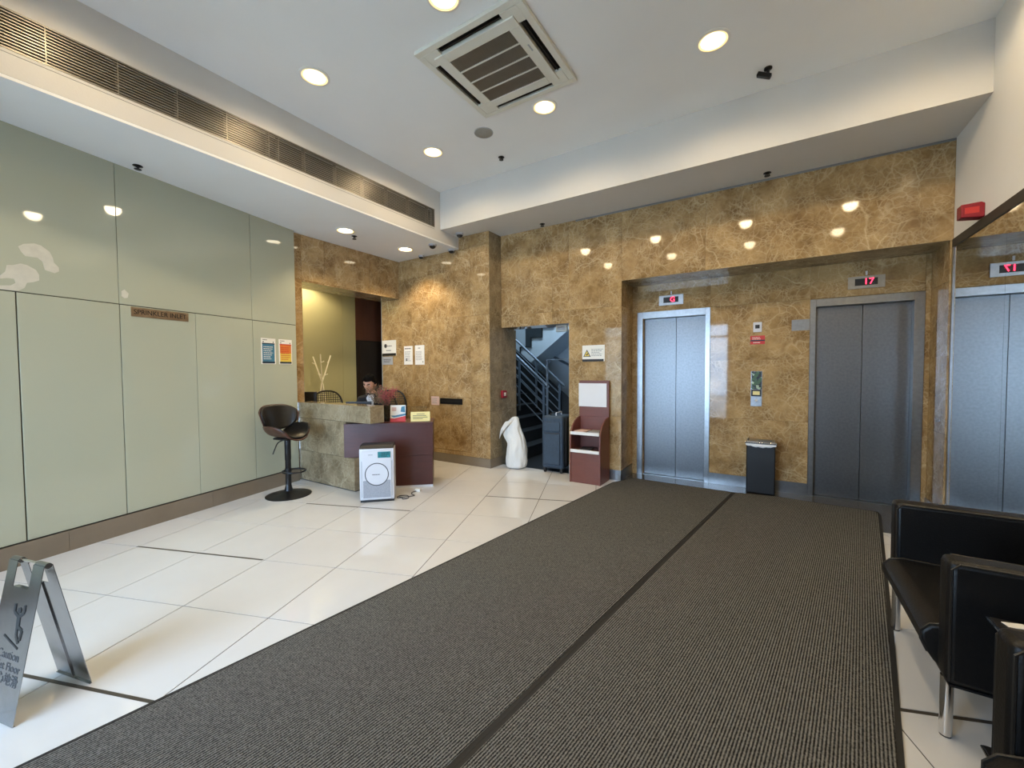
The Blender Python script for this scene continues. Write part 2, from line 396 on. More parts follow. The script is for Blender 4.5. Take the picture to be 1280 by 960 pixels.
# long air grille in the bulkhead face
gr = thing('air_grille', 'long slatted linear air grille along the left ceiling bulkhead', 'grille', (-3.93, 1.35, 3.36))
MB().box(-0.085, -0.075, -2.9, 2.89, 0.005, 0.235).build('backing', M_dark, gr, smooth=False)
for k in range(11):
    z = 0.022+k*0.0195
    MB().box(-0.012, -0.001, -2.9, 2.89, z, z+0.0075).build('slat', M_slat, gr, smooth=False)
for y in [0.685+0.343*k for k in range(-5, 11)] + [2.145]:
    MB().box(-0.05, 0.0005, y-1.35-0.003, y-1.35+0.003, 0.004, 0.236).build('divider', M_slat, gr, smooth=False)
fm = MB(); fm.box(-0.04, 0.003, -2.9, 2.895, -0.002, 0.010); fm.box(-0.04, 0.003, -2.9, 2.895, 0.232, 0.242); fm.box(-0.04, 0.003, 2.885, 2.895, 0.0, 0.24)
fm.build('frame', M_slat, gr, smooth=False)
structure(MB().box(-3.9305, -3.9285, -1.5, 4.24, 3.335, 3.338).build('trim_1', M_shadowgap, smooth=False))  # grey strip laid on the face for a shaded groove

# ------------------------------------------------------------------ left wall of green back-painted glass
wl = structure(MB(G_M).box(-3.0, 4.0, 0.0, 0.12, 0.0, 3.18).build('wall_left', M_joint, smooth=False))
lower = [-2.9, -2.26, -1.65, -1.04, -0.24, 0.37, 0.98, 1.58, 2.185, 2.795, 3.405, 4.0]
upper = [-2.7, -1.48, -0.26, 0.965, 2.182, 3.402, 4.0]
for a, b in zip(lower, lower[1:]):
    g = 0.004 if b not in (2.795,) and a not in (2.795,) else 0.002
    MB(G_M).box(a+g, b-g, -0.012, 0, 0.168, 1.985).build('glass_panel', M_green, wl, bevel=0.0015)
for a, b in zip(upper, upper[1:]):
    MB(G_M).box(a+0.002, b-0.002, -0.012, 0, 1.992, 3.18).build('glass_panel', M_green, wl, bevel=0.0015)
PEEL = [[(1.602,2.318),(1.631,2.344),(1.685,2.362),(1.719,2.357),(1.766,2.321),(1.782,2.276),(1.786,2.246),(1.812,2.215),(1.813,2.184),(1.788,2.166),(1.761,2.172),(1.735,2.179),(1.724,2.237),(1.699,2.261),(1.636,2.257),(1.617,2.281)],
[(1.489,2.061),(1.513,2.095),(1.533,2.122),(1.542,2.17),(1.573,2.177),(1.61,2.197),(1.642,2.193),(1.687,2.168),(1.703,2.135),(1.702,2.093),(1.672,2.075),(1.638,2.062),(1.625,2.024),(1.595,1.998),(1.54,1.993),(1.479,1.993),(1.488,2.016),(1.557,2.029),(1.581,2.051),(1.574,2.079),(1.543,2.078)],
[(2.2,2.101),(2.223,2.12),(2.251,2.09),(2.244,2.054),(2.221,2.043),(2.2,2.059)]]
for p in PEEL:
    MB(G_M).prism(p, -0.0135, -0.0121, axis='y').build('peeled_patch', M_peel, wl, smooth=False)
bb = structure(MB(G_M).box(-3.0, 3.995, -0.02, -0.001, 0.0, 0.16).build('baseboard_left', M_joint, smooth=False))
for a, b in zip([-3.0, -1.8, -0.6, 0.6, 1.8, 2.9], [-1.8, -0.6, 0.6, 1.8, 2.9, 3.995]):
    MB(G_M).box(a+0.001, b-0.001, -0.026, -0.02, 0.0, 0.16).build('plinth_stone', M_plinth, bb, smooth=False)

# ------------------------------------------------------------------ reception wall and header (brown marble)
YR = 4.75
wr = MB(); wr.box(-5.63, -3.42, YR+0.02, YR+0.30, 0, 3.3)
wr.box(-3.98, -3.42, YR+0.02, YR+0.30, 3.3, ZC); wr.box(-3.7, -3.42, YR+0.30, 5.46, 0, 3.5)
wr = structure(wr.build('wall_reception', M_marble, smooth=False))
FRM = Matrix.Translation((0, YR+0.018, 0))
ZL = [0.81, 1.5, 2.19, 2.88]
slabs(wr, FRM, [(-5.63, -4.56, 0.13, 3.18), (-4.56, -3.72, 1.0, 3.18), (-4.56, -3.72, 0.13, 0.19), (-3.72, -3.382, 0.13, 3.18), (-3.93, -3.382, 3.18, 3.355)],
      [-4.92, -4.165], ZL, M_marble)
MB(FRM).box(-4.555, -3.725, -0.016, 0, 0.195, 0.995).build('hatch_panel', M_marble, wr, smooth=False)
# return of the pillar and reveal of the stair opening
FRV = Matrix.Translation((-3.40, 0, 0)) @ Matrix.Rotation(RZ_L, 4, 'Z')    # x -> +Y, faces +X
slabs(wr, FRV, [(YR, 5.05, 0.13, 3.355), (5.05, 5.455, 0.0, 2.02)], [], [0.81, 1.5, 2.19], M_marble2)
b2 = MB(); b2.box(-5.63, -3.376, YR-0.008, YR+0.001, 0, 0.13); b2.box(-3.3825, -3.374, YR-0.008, 5.05, 0, 0.13)
structure(b2.build('baseboard_reception', M_plinth, smooth=False))
wh = MB(); wh.box(-5.65, -5.22, 3.09, YR+0.02, 2.585, 3.18); wh.box(-5.65, -5.22, 2.99, 3.09, 0, 3.18)
wh = structure(wh.build('wall_header', M_marble, smooth=False))
FRH = Matrix.Translation((-5.219, 0, 0)) @ Matrix.Rotation(RZ_L, 4, 'Z')
slabs(wh, FRH, [(2.985, 3.095, 0.0, 3.18), (3.095, YR-0.001, 2.575, 3.18)], [3.42, 4.17], [0.81, 1.5, 2.19, 2.6], M_marble)
MB().box(-5.65, -5.202, 3.1, YR, 2.575, 2.585).build('marble_slab', M_marble2, wh, smooth=False)
MB().box(-5.65, -5.202, 3.09, 3.10, 0.0, 2.575).build('marble_slab', M_marble2, wh, smooth=False)
# back office behind the reception opening
bo = MB(); bo.box(-6.52, -6.4, 2.6, 4.53, 0, 2.95); bo.box(-6.52, -6.4, 4.5335, 4.80, 0, 2.95)
bo.box(-6.52, -5.65, 2.88, 3.0, 0, 2.95); bo.box(-6.52, -5.63, 6.3, 6.4, 0, 2.95)
bo.box(-5.68, -5.6, YR+0.3, 6.4, 0, 2.95)
structure(bo.build('wall_back_office', M_greenw, smooth=False))
structure(MB().box(-6.6, -5.655, 2.9, 6.4, 2.95, 3.05).build('ceiling_back_office', M_ceil, smooth=False))
d3 = structure(MB().box(-6.5, -6.4, 4.80, 6.3, 0, 1.97).build('door_3', M_darkdoor, smooth=False))
MB().box(-6.395, -6.385, 4.88, 5.78, 0.02, 1.93).build('door_leaf', M_darkdoor, d3, bevel=0.002)
MB().box(-6.5, -6.39, 4.80, 6.3, 1.965, 2.95).build('transom_panel', M_brownpan, d3, smooth=False)

# ------------------------------------------------------------------ lift wall
YB, YK = 5.05, 5.52
wb_ = MB()
wb_.box(-3.42, -2.3, YB+0.018, 5.46, 2.03, ZC); wb_.box(-2.3, -1.61, YB+0.018, 5.9, 0, ZC)
wb_.box(-1.61, 1.298, YB+0.018, 5.9, 2.505, ZC)
for a, b, c, d in ((-1.61, -1.448, 0, 2.505), (-0.70, 0.387, 0, 2.505), (1.172, 1.40, 0, 2.505), (-1.448, -0.70, 2.07, 2.505), (0.387, 1.172, 2.062, 2.505)):
    wb_.box(a, b, YK+0.018, 5.9, c, d)
wb_.box(1.298, 1.40, YB, 5.9, 0, ZC)
wb_ = structure(wb_.build('wall_back', M_marble, smooth=False))
FRB = Matrix.Translation((0, YB+0.018, 0)); FRK = Matrix.Translation((0, YK+0.018, 0))
slabs(wb_, FRB, [(-3.381, -2.3, 2.02, 3.355), (-2.3, -1.59, 0.13, 3.355), (-1.59, 1.298, 2.495, 3.345)], [-2.545, -0.648, 0.322], [0.81, 1.5, 2.19], M_marble)
slabs(wb_, FRK, [(-1.59, -1.522, 0.0, 2.495), (-0.645, 0.337, 0.13, 2.495), (1.239, 1.28, 0.0, 2.495), (-1.522, -0.645, 2.148, 2.495), (0.337, 1.239, 2.145, 2.495)], [], [0.81, 1.5, 2.148], M_marble)
FRL = Matrix.Translation((-1.608, 0, 0)) @ Matrix.Rotation(RZ_L, 4, 'Z')
slabs(wb_, FRL, [(YB+0.0, YK, 0.13, 2.495)], [], [0.81, 1.5, 2.19], M_marble)
FRR = Matrix.Translation((1.298, 0, 0)) @ Matrix.Rotation(RZ_R, 4, 'Z')      # x -> -Y, faces -X
slabs(wb_, FRR, [(-YK, -YB, 0.13, 2.495)], [], [0.81, 1.5, 2.148], M_marble)
MB().box(-1.59, 1.28, YB+0.001, YK, 2.495, 2.505).build('marble_slab', M_marble2, wb_, smooth=False)
b3 = MB(); b3.box(-2.3, -1.582, YB-0.006, YB+0.001, 0, 0.13); b3.box(-1.591, -1.582, YB-0.006, YK, 0, 0.13)
b3.box(-0.645, 0.337, YK-0.006, YK+0.001, 0, 0.13); b3.box(1.271, 1.2795, YB, YK, 0, 0.13)
structure(b3.build('baseboard_back', M_steel, smooth=False))
structure(MB().box(-2.2, 1.298, YB-0.006, YB+0.002, 3.335, 3.3548).build('trim_2', M_shadowgap, smooth=False))  # grey strip in place of the shadow in the gap above the marble
def lift_door(name, x0, x1, i0, i1, zt, zi, seam):
    d = structure(MB().box(x0, i0, YK-0.012, 5.66, 0, zt).build(name, M_steel, bevel=0.002))
    MB().box(i1, x1, YK-0.012, 5.66, 0, zt).build('door_jamb', M_steel, d, bevel=0.002)
    MB().box(i0, i1, YK-0.012, 5.66, zi, zt).build('door_head', M_steel, d, bevel=0.002)
    MB().box(i0, seam-0.002, 5.60, 5.64, 0.006, zi-0.003).build('door_leaf', M_door, d, bevel=0.001)
    MB().box(seam+0.002, i1, 5.60, 5.64, 0.006, zi-0.003).build('door_leaf', M_door, d, bevel=0.001)
    MB().box(i0, i1, YK+0.02, 5.66, 0.0005, 0.004).build('door_sill', M_steel, d, smooth=False)
    MB().box(x0, x1, 5.66, 5.7, 0, zt).build('shaft_back', M_dark, d, smooth=False)
    return d
lift_door('door_1', -1.522, -0.645, -1.452, -0.70, 2.148, 2.062, -1.05)
lift_door('door_2', 0.337, 1.239, 0.387, 1.162, 2.14, 2.06, 0.787)

# ------------------------------------------------------------------ right wall: plaster over a mirror
structure(MB().box(1.30, 1.40, -1.6, YB, 2.50, ZC).build('wall_right', M_wallp, smooth=False))
wm = structure(MB().box(1.306, 1.40, -1.6, YB, 0, 2.50).build('wall_mirror', M_dark, smooth=False))
ys = [-1.5, -0.75, 0.22, 1.19, 2.16, 3.12, 4.085, 5.02]
for a, b in zip(ys, ys[1:]):
    MB().box(1.30, 1.306, a+0.001, b-0.001, 0.02, 2.43).build('mirror_panel', M_mirror, wm, smooth=False)
structure(MB().box(1.292, 1.306, -1.5, YB, 2.43, 2.50).build('trim_3', M_joint, smooth=False))
structure(MB().box(1.292, 1.306, 5.02, YB-0.001, 0, 2.43).build('trim_4', M_steel, smooth=False))

# ------------------------------------------------------------------ glazed shop front behind the camera
wf = MB(); wf.box(-4.7, -4.4, -1.6, -1.5, 0, ZC); wf.box(-1.0, 1.4, -1.6, -1.5, 0, ZC); wf.box(-4.4, -1.0, -1.6, -1.5, 2.60, ZC); wf.box(-4.4, -1.0, -1.6, -1.5, 0, 0.06)
structure(wf.build('wall_front', M_wallp, smooth=False))
w1 = structure(MB().box(-4.4, -1.0, -1.58, -1.52, 2.26, 2.31).build('window_1', M_steel, smooth=False))
for x in (-4.4, -3.28, -2.17, -1.05):
    MB().box(x, x+0.05, -1.58, -1.52, 0.06, 2.60).build('window_mullion', M_steel, w1, smooth=False)
for a, b in ((-4.35, -3.28), (-3.23, -2.17), (-2.12, -1.05)):
    for c, d in ((0.06, 2.26), (2.31, 2.60)):
        MB().box(a, b, -1.553, -1.547, c, d).build('window_pane', M_glass, w1, smooth=False)

# ------------------------------------------------------------------ stairwell
structure(MB().box(-6.2, -1.7, 8.0, 8.15, 0, 3.9).build('wall_stair_back', M_stairw, smooth=False))
structure(MB().box(-6.3, -6.2, 5.3, 8.15, 0, 3.9).build('wall_stair_left', M_stairw, smooth=False))
structure(MB().box(-1.7, -1.6, 5.9, 8.15, 0, 3.9).build('wall_stair_right', M_stairw, smooth=False))
structure(MB().box(-6.2, -1.7, 5.47, 8.15, 3.9, 4.0).build('ceiling_stair', M_stairw, smooth=False))
structure(MB().box(-6.2, -3.7, 5.46, 5.52, 0, 3.9).build('wall_stair_front', M_stairw, smooth=False))
st = thing('staircase', 'dark staircase with grey rails seen through the opening beside the suitcase', 'stairs', (-3.25, 6.2, 0))
RI, GO = 0.188, 0.22
for k in range(7):
    x1 = -k*GO; 
    MB().box(x1-GO-0.02, x1, -0.62, 0.86, max(0, RI*(k-1.2)) if k else 0, RI*(k+1)-0.012).build('step', M_stairb, st, smooth=False)
    MB().box(x1-GO, x1+0.015, -0.62, 0.86, RI*(k+1)-0.012, RI*(k+1)).build('nosing', M_nosing, st, smooth=False)
MB().box(-2.9, -7*GO-0.001, -0.62, 1.8, 7*RI-0.15, 7*RI).build('landing', M_stairb, st, smooth=False)
# far stringer / skirting of the lower flight (dark)
MB().prism([(0.6, 0), (0.6, 0.40), (-1.5, 2.1), (-1.5, 0)], 0.90, 0.93, axis='y').build('skirting', M_stairb, st, smooth=False)
# upper flight, rising to the right beyond, with a pale saw-tooth stringer
UG, UR = 0.25, 0.185
x0, z0 = -1.334, 1.504
saw = []
for k in range(9):
    saw += [(x0+UG*k, z0+UR*k+0.001*k), (x0+UG*k, z0+UR*(k+1))]
saw.append((x0+UG*9, z0+UR*9))
under = [(x0+UG*9, z0+UR*9-0.31), (x0, z0-0.31), (x0-0.1, z0-0.31), (x0-0.1, z0)]
MB().prism([(x0, z0-0.31), (x0+UG*9, z0+UR*9-0.31), (x0+UG*9, z0+UR*9-0.2), (x0, z0-0.2)], 1.05, 1.79, axis='y').build('flight_soffit', M_stairw, st, smooth=False)
MB().prism(saw+under, 0.99, 1.05, axis='y').build('stringer', M_stairw, st, smooth=False)
for k in range(9):
    MB().box(x0+UG*k-0.02, x0+UG*(k+1), 1.05, 1.79, z0+UR*(k+1)-0.19, z0+UR*(k+1)).build('step', M_stairb, st, smooth=False)
    MB().prism([(x0+UG*k-0.02, z0+UR*k), (x0+UG*k, z0+UR*k), (x0+UG*k, z0+UR*(k+1)-0.02), (x0+UG*(k+1), z0+UR*(k+1)-0.02), (x0+UG*(k+1), z0+UR*(k+1)), (x0+UG*k-0.02, z0+UR*(k+1))], 0.96, 0.99, axis='y').build('tread_edge', M_stairb, st, smooth=False)
MB().prism([(x0-0.1, z0-0.05), (x0+UG*9, z0+UR*9), (x0+UG*9, z0+UR*9+1.0), (x0-0.1, z0+1.0)], 1.76, 1.79, axis='y').build('dark_backdrop', mat('dark_backdrop_tone', rgb(52, 60, 66), 0.6), st, smooth=False)  # added dark panel, fills in the dark area above the upper flight
def rail(y):
    sl = RI/GO; xa = -0.10; za = 1.14; n = 1.6
    MB().tube([(xa+0.05, y, za-0.05*sl), (xa-n, y, za+n*sl)], 0.024, 10).build('handrail', M_rail, st)
    for dz in (0.20, 0.36, 0.52, 0.68):
        MB().tube([(xa-0.04, y, za-dz), (xa-n, y, za-dz+n*sl)], 0.012, 8).build('rail_bar', M_rail, st)
    for d in (0.05, 0.55, 1.05, 1.55):
        MB().box(xa-d-0.02, xa-d+0.02, y-0.012, y+0.012, max(0.0, za+d*sl-0.95), za+d*sl).build('rail_post', M_rail, st, smooth=False)
rail(0.2); rail(0.84)
# wall handrail behind
MB().tube([(0.2, 1.70, 1.21), (-1.05, 1.70, 1.87)], 0.024, 10).build('wall_handrail', M_rail, st)
for x in (0.0, -0.5):
    MB().tube([(x, 1.70, 1.21+(0.2-x)*0.528), (x, 1.80, 1.16+(0.2-x)*0.528)], 0.01, 8).build('bracket', M_rail, st)
sf = thing('screen_frame', 'slim grey steel frame standing before the stairs, above the suitcase', 'frame', (-3.12, 6.0, 0))
MB().box(-0.014, 0.014, -0.014, 0.014, 0, 1.575).build('post', M_rail, sf, smooth=False)
MB().box(0.014, 0.9, -0.012, 0.012, 1.558, 1.578).build('top_bar', M_rail, sf, smooth=False)
MB().box(0.9, 0.928, -0.014, 0.014, 0, 1.578).build('post', M_rail, sf, smooth=False)
ex = thing('exit_light', 'small white emergency light box hung at the top of the stair opening', 'light', (-2.72, 5.72, 1.98))
MB().box(-0.09, 0.09, -0.03, 0.03, 0, 0.12).build('case', M_white, ex, bevel=0.006)
MB().box(-0.06, 0.06, -0.034, -0.03, 0.03, 0.09).build('lens', M_silver, ex, smooth=False)
MB().tube([(0, 0, 0.12), (0, 0, 1.92)], 0.006, 6).build('rod', M_rail, ex)
fl = thing('tube_light', 'cool white tube light on the stairwell ceiling', 'light', (-3.6, 6.3, 3.9))
MB().box(-0.62, 0.62, -0.05, 0.05, -0.06, 0).build('housing', M_white, fl, smooth=False)
la = bpy.data.lights.new('tube_lamp', 'AREA'); la.shape = 'RECTANGLE'; la.size = 1.2; la.size_y = 0.1; la.energy = 46; la.color = (0.62, 0.83, 1.0)
lo = bpy.data.objects.new('tube_lamp', la); COL.objects.link(lo); lo.parent = fl; lo.location = (0, 0, -0.075)

# ------------------------------------------------------------------ ceiling fittings
def downlight(loc, label, power=LAMP_W, group='warm downlights in the ceilings', cone=168):
    t = thing('downlight', label, 'light', loc, 0, group)
    MB().lathe([(0.100, -0.0005), (0.118, -0.0005), (0.118, -0.006), (0.100, -0.010)], 32, cap=False).build('trim_ring', M_white, t)
    MB().lathe([(0.0015, -0.006), (0.083, -0.006), (0.083, -0.0005), (0.0015, -0.0005)], 32).build('lens', M_lens, t)
    MB().lathe([(0.083, -0.0005), (0.083, -0.0065), (0.1005, -0.008), (0.1005, -0.0005)], 32, cap=False).build('halo_ring', M_halo, t)
    l = bpy.data.lights.new('downlight_lamp', 'SPOT'); l.energy = power; l.color = WARM; l.spot_size = math.radians(cone); l.spot_blend = 0.45; l.shadow_soft_size = 0.09
    o = bpy.data.objects.new('downlight_lamp', l); COL.objects.link(o); o.parent = t; o.location = (0, 0, -0.03)
    return t
downlight((-3.27, 2.10, ZC), 'lit downlight left of the air conditioner, nearest the long air grille')
downlight((-1.87, 2.13, ZC), 'lit downlight cut by the top edge, in front of the air conditioner')
downlight((-1.84, 3.50, ZC), 'lit downlight just right of the air conditioner corner, before the lift bulkhead')
downlight((-3.27, 3.52, ZC), 'lit downlight near the inner corner where the two bulkheads meet')
downlight((-0.41, 3.50, ZC), 'lit downlight right of the air conditioner, alone on the right of the ceiling')
for x in (-3.27, -1.86, -0.41, 0.95):
    for y in (0.74,) + ((2.12,) if x > -1 else ()) + ((3.5,) if x > 0.5 else ()):
        downlight((x, y, ZC), 'lit downlight in the main ceiling outside the photographed view', group='downlights behind and above the view')
downlight((-4.585, 3.32, 3.18), 'lit downlight in the left soffit above the bar stool', 46, cone=115)
downlight((-4.56, 4.30, 3.18), 'lit downlight in the left soffit nearest the marble corner', 78, cone=115)

downlight((-6.08, 3.80, 2.95), 'downlight in the back office ceiling behind the marble header', 50, group='downlights behind and above the view', cone=150)

ac = thing('cassette_air_conditioner', 'square white ceiling cassette air conditioner with a slotted centre grille', 'air conditioner', (-1.905, 2.835, ZC))
pm = MB(); h = 0.475; z0, z1 = -0.030, -0.0005
si = 0.425; so_ = 0.365; sl = 0.285       # slots between so_ and si, half length sl
pm.box(-h, h, si, h, z0, z1); pm.box(-h, h, -h, -si, z0, z1); pm.box(si, h, -si, si, z0, z1); pm.box(-h, -si, -si, si, z0, z1)
for sx in (-1, 1):
    for sy in (-1, 1):
        pm.box(min(sx*sl, sx*si), max(sx*sl, sx*si), min(sy*sl, sy*si), max(sy*sl, sy*si), z0, z1)
pm.build('panel', M_ivory, ac, bevel=0.004)
fr = MB()
for a in range(4):
    T = Matrix.Rotation(a*PI/2, 4, 'Z'); fr.box(-so_, so_-0.085, so_-0.085, so_, -0.040, z1, T=T)
fr.build('intake_frame', M_ivory, ac, bevel=0.004)
MB().box(-0.28, 0.28, -0.28, 0.28, -0.012, z1).build('filter', M_dark, ac, smooth=False)
gm = MB()
for k in range(46):
    x = -0.276+k*0.01227; gm.box(x-0.0036, x+0.0036, -0.28, 0.28, -0.036, -0.02)
g_ = gm.build('grille', M_slat, ac, smooth=False); g_['kind'] = 'stuff'
for y in (-0.14, 0, 0.14):
    MB().box(-0.28, 0.28, y-0.006, y+0.006, -0.040, -0.018).build('grille_bar', M_ivory, ac, smooth=False)
for a in range(4):
    T = Matrix.Rotation(a*PI/2, 4, 'Z')
    MB().box(-sl, sl, so_, si, -0.008, z1, T=T).build('air_outlet', M_dark, ac, smooth=False)
    MB().box(-sl+0.01, sl-0.01, so_+0.028, so_+0.034, -0.028, -0.008, T=T).build('louver', M_black, ac, smooth=False)
MB().box(0.326, 0.338, -0.10, -0.03, -0.0415, -0.0395).build('indicator', M_grey, ac, smooth=False)

sp = thing('ceiling_speaker', 'round grey perforated speaker flush in the ceiling below the air conditioner', 'speaker', (-2.57, 3.53, ZC))
MB().lathe([(0.002, -0.008), (0.085, -0.008), (0.092, -0.004), (0.092, -0.0005), (0.002, -0.0005)], 32).build('grille', mat('speaker_mesh', rgb(150, 148, 140), 0.6, var=0.25, scale=300), sp)
MB().lathe([(0.092, -0.0005), (0.100, -0.0005), (0.098, -0.006), (0.092, -0.006)], 32, cap=False).build('rim', M_grey, sp)
def sprinkler(loc, label, h=0.03):
    t = thing('sprinkler', label, 'sprinkler', loc, 0, 'dark sprinkler heads in the ceilings')
    MB().lathe([(0.034, -0.0005), (0.036, -0.004), (0.018, -0.010), (0.012, -h*0.5)], 16).build('rose', M_blackm, t)
    m = MB(); m.tube([(-0.012, 0, -h*0.45), (-0.02, 0, -h*0.75), (-0.004, 0, -h)], 0.004, 6); m.tube([(0.012, 0, -h*0.45), (0.02, 0, -h*0.75), (0.004, 0, -h)], 0.004, 6)
    m.build('yoke', M_blackm, t)
    MB().lathe([(0.002, -h-0.004), (0.026, -h-0.003), (0.026, -h), (0.002, -h)], 14).build('deflector', M_blackm, t)
sprinkler((-2.69, 4.04, ZC), 'dark sprinkler head in the main ceiling beyond the round speaker')
sprinkler((-4.64, 1.32, 3.18), 'dark sprinkler head in the left soffit above the green glass')
sprinkler((-4.68, 3.52, 3.18), 'tiny dark sprinkler head between the two soffit downlights', 0.04)
sprinkler((-2.63, 4.93, 3.355), 'dark sprinkler head under the lift bulkhead above the stair opening')
sprinkler((-0.07, 4.90, 3.355), 'dark sprinkler head under the lift bulkhead above the bin')
pj = thing('ceiling_sensor', 'small black angled sensor hanging from the ceiling by the right downlight', 'sensor', (-0.063, 4.06, ZC))
MB().lathe([(0.03, -0.0005), (0.03, -0.012), (0.012, -0.02), (0.012, -0.045)], 16).build('base', M_blackm, pj)
MB().box(-0.055, 0.055, -0.02, 0.02, -0.075, -0.04, T=Matrix.Rotation(0.5, 4, 'Y')).build('head', M_blackm, pj, bevel=0.006)
def dome(loc, label, r=0.045):
    t = thing('dome_camera', label, 'camera', loc, 0, 'small dome cameras by the marble corner')
    MB().lathe([(r*1.25, -0.0005), (r*1.25, -0.02), (r, -0.026)], 24).build('base', M_grey, t)
    MB().lathe([(r, -0.024)]+[(r*math.cos(a*PI/2/7), -0.024-r*0.8*math.sin(a*PI/2/7)) for a in range(1, 7)]+[(0.002, -0.024-r*0.8)], 24).build('dome', M_black, t)
dome((-3.80, 4.62, 3.355), 'dome camera under the lift bulkhead near the inner corner')
dome((-4.08, 4.36, 3.18), 'dome camera at the soffit edge beside the bulkhead end')
dome((-4.02, 4.69, 3.18), 'dome camera tight against the marble at the soffit step', 0.04)
dome((-4.62, 4.68, 3.18), 'dome camera above the company plate, nearest the downlight', 0.036)

# ------------------------------------------------------------------ wall-mounted things
def sign_plate(name, label, cat, loc, rz, w, h, m, t=0.004, group=None, part='plate', bevel=0.0008):
    o = thing(name, label, cat, loc, rz, group)
    MB().box(0, w, -t, 0, 0, h).build(part, m, o, bevel=bevel)
    return o
# sprinkler inlet
p = green_pt(2.262, 1.895, 0.0125)
s = sign_plate('engraved_sign', 'bronze plate reading SPRINKLER INLET on the green glass', 'sign', p, RZ_G, 0.466, 0.082, M_bronze)
text('lettering', 'SPRINKLER INLET', 0.060, M_black_ink, s, (0.233, -0.0046, 0.041), xs=0.92)
p = green_pt(3.502, 1.49, 0.0125)
for k, (ds, lab, top, mid) in enumerate(((0.0, 'blue printed notice on the green glass above the bar stool', M_blue, M_navy), (0.236, 'orange and yellow printed notice on the green glass beside the marble jamb', M_orange, M_yellow))):
    q = p + GT*ds
    s = sign_plate('notice', lab, 'notice', q, RZ_G, 0.192 if k == 0 else 0.188, 0.305, M_white, t=0.003, group='two coloured notices on the green glass')
    w = 0.19
    pr = MB(); pr.box(0.015, w-0.015, -0.0036, -0.003, 0.135, 0.235); pr.build('print_block', top if k == 0 else M_orange, s, smooth=False)
    MB().box(0.015, w-0.015, -0.0036, -0.003, 0.03, 0.135).build('print_block', top if k == 0 else M_yellow, s, smooth=False)
    MB().box(0.012, w-0.012, -0.0036, -0.003, 0.235, 0.248).build('print_band', M_navy if k == 0 else M_redprint, s, smooth=False)
    MB().box(0.012, w-0.012, -0.0036, -0.003, 0.008, 0.03).build('print_band', M_navy, s, smooth=False)
    print_lines(s, 0.03, w-0.03, 0.05, 0.215, 7, M_paper if k == 0 else M_redprint, y=-0.0038, h=0.35, seed=k+3)
    print_lines(s, 0.02, 0.09, 0.275, 0.295, 1, M_ink, y=-0.003, h=0.4, seed=k+9, name='heading')
    for x in (0.028, w-0.03): MB().box(x-0.006, x+0.006, -0.0036, -0.003, 0.254, 0.268).build('pictogram', M_ink, s, smooth=False)
# reception wall plates
s = sign_plate('company_plate', 'white company plate with a dark strip on the marble left of the certificates', 'sign', (-5.62, YR-0.0005, 1.655), 0, 0.335, 0.258, M_white, t=0.008)
MB().box(0, 0.335, -0.0092, -0.008, 0, 0.04).build('strip', M_black_ink, s, smooth=False)
MB().lathe([(0.001, -0.0005), (0.034, -0.0005), (0.034, 0.0005), (0.001, 0.0005)], 20, T=Matrix.Translation((0.085, -0.0085, 0.165)) @ Matrix.Rotation(PI/2, 4, 'X')).build('emblem', M_ink, s, smooth=False)
print_lines(s, 0.125, 0.28, 0.150, 0.175, 1, M_ink, y=-0.008, h=0.5, seed=1)
print_lines(s, 0.10, 0.22, 0.075, 0.10, 1, M_ink, y=-0.008, h=0.5, seed=2)
s = sign_plate('small_plaque', 'small grey plaque on the marble under the white company plate', 'sign', (-5.62, YR-0.0005, 1.505), 0, 0.25, 0.135, M_grey, t=0.006)
print_lines(s, 0.03, 0.22, 0.03, 0.10, 3, M_ink, y=-0.006, seed=4)
s = sign_plate('certificate', 'white certificate sheet on the marble, left one with a dark stamp', 'notice', (-5.10, YR-0.0005, 1.50), 0, 0.195, 0.30, M_paper, t=0.003, group='two certificates on the marble')
print_lines(s, 0.02, 0.175, 0.05, 0.22, 7, M_ink2, y=-0.003, seed=5); print_lines(s, 0.02, 0.17, 0.24, 0.28, 1, M_ink, y=-0.003, seed=6, name='heading')
MB().box(0.045, 0.075, -0.0036, -0.003, 0.06, 0.10).build('stamp', M_ink, s, smooth=False)
s = sign_plate('certificate', 'white certificate sheet on the marble, right one of the pair', 'notice', (-4.85, YR-0.0005, 1.495), 0, 0.205, 0.31, M_paper, t=0.003, group='two certificates on the marble')
print_lines(s, 0.02, 0.185, 0.07, 0.22, 8, M_ink2, y=-0.003, seed=7); print_lines(s, 0.07, 0.13, 0.25, 0.28, 1, M_ink, y=-0.003, seed=8, name='heading')
MB().box(0.165, 0.18, -0.0036, -0.003, 0.035, 0.055).build('stamp', M_ink, s, smooth=False)
s = sign_plate('letter_slot', 'dark metal letter slot plate in the marble hatch', 'slot', (-4.325, YR-0.0005, 0.89), 0, 0.44, 0.088, M_blackm, t=0.006)
MB().box(0.03, 0.41, -0.009, -0.006, 0.03, 0.06).build('flap', M_black, s, bevel=0.002)
s = sign_plate('paper_slip', 'small pink paper slip stuck left of the letter slot', 'notice', (-4.51, YR-0.0005, 0.865), 0, 0.165, 0.135, M_pink, t=0.0015, bevel=0)
print_lines(s, 0.02, 0.14, 0.02, 0.11, 4, M_ink2, y=-0.0015, seed=9)
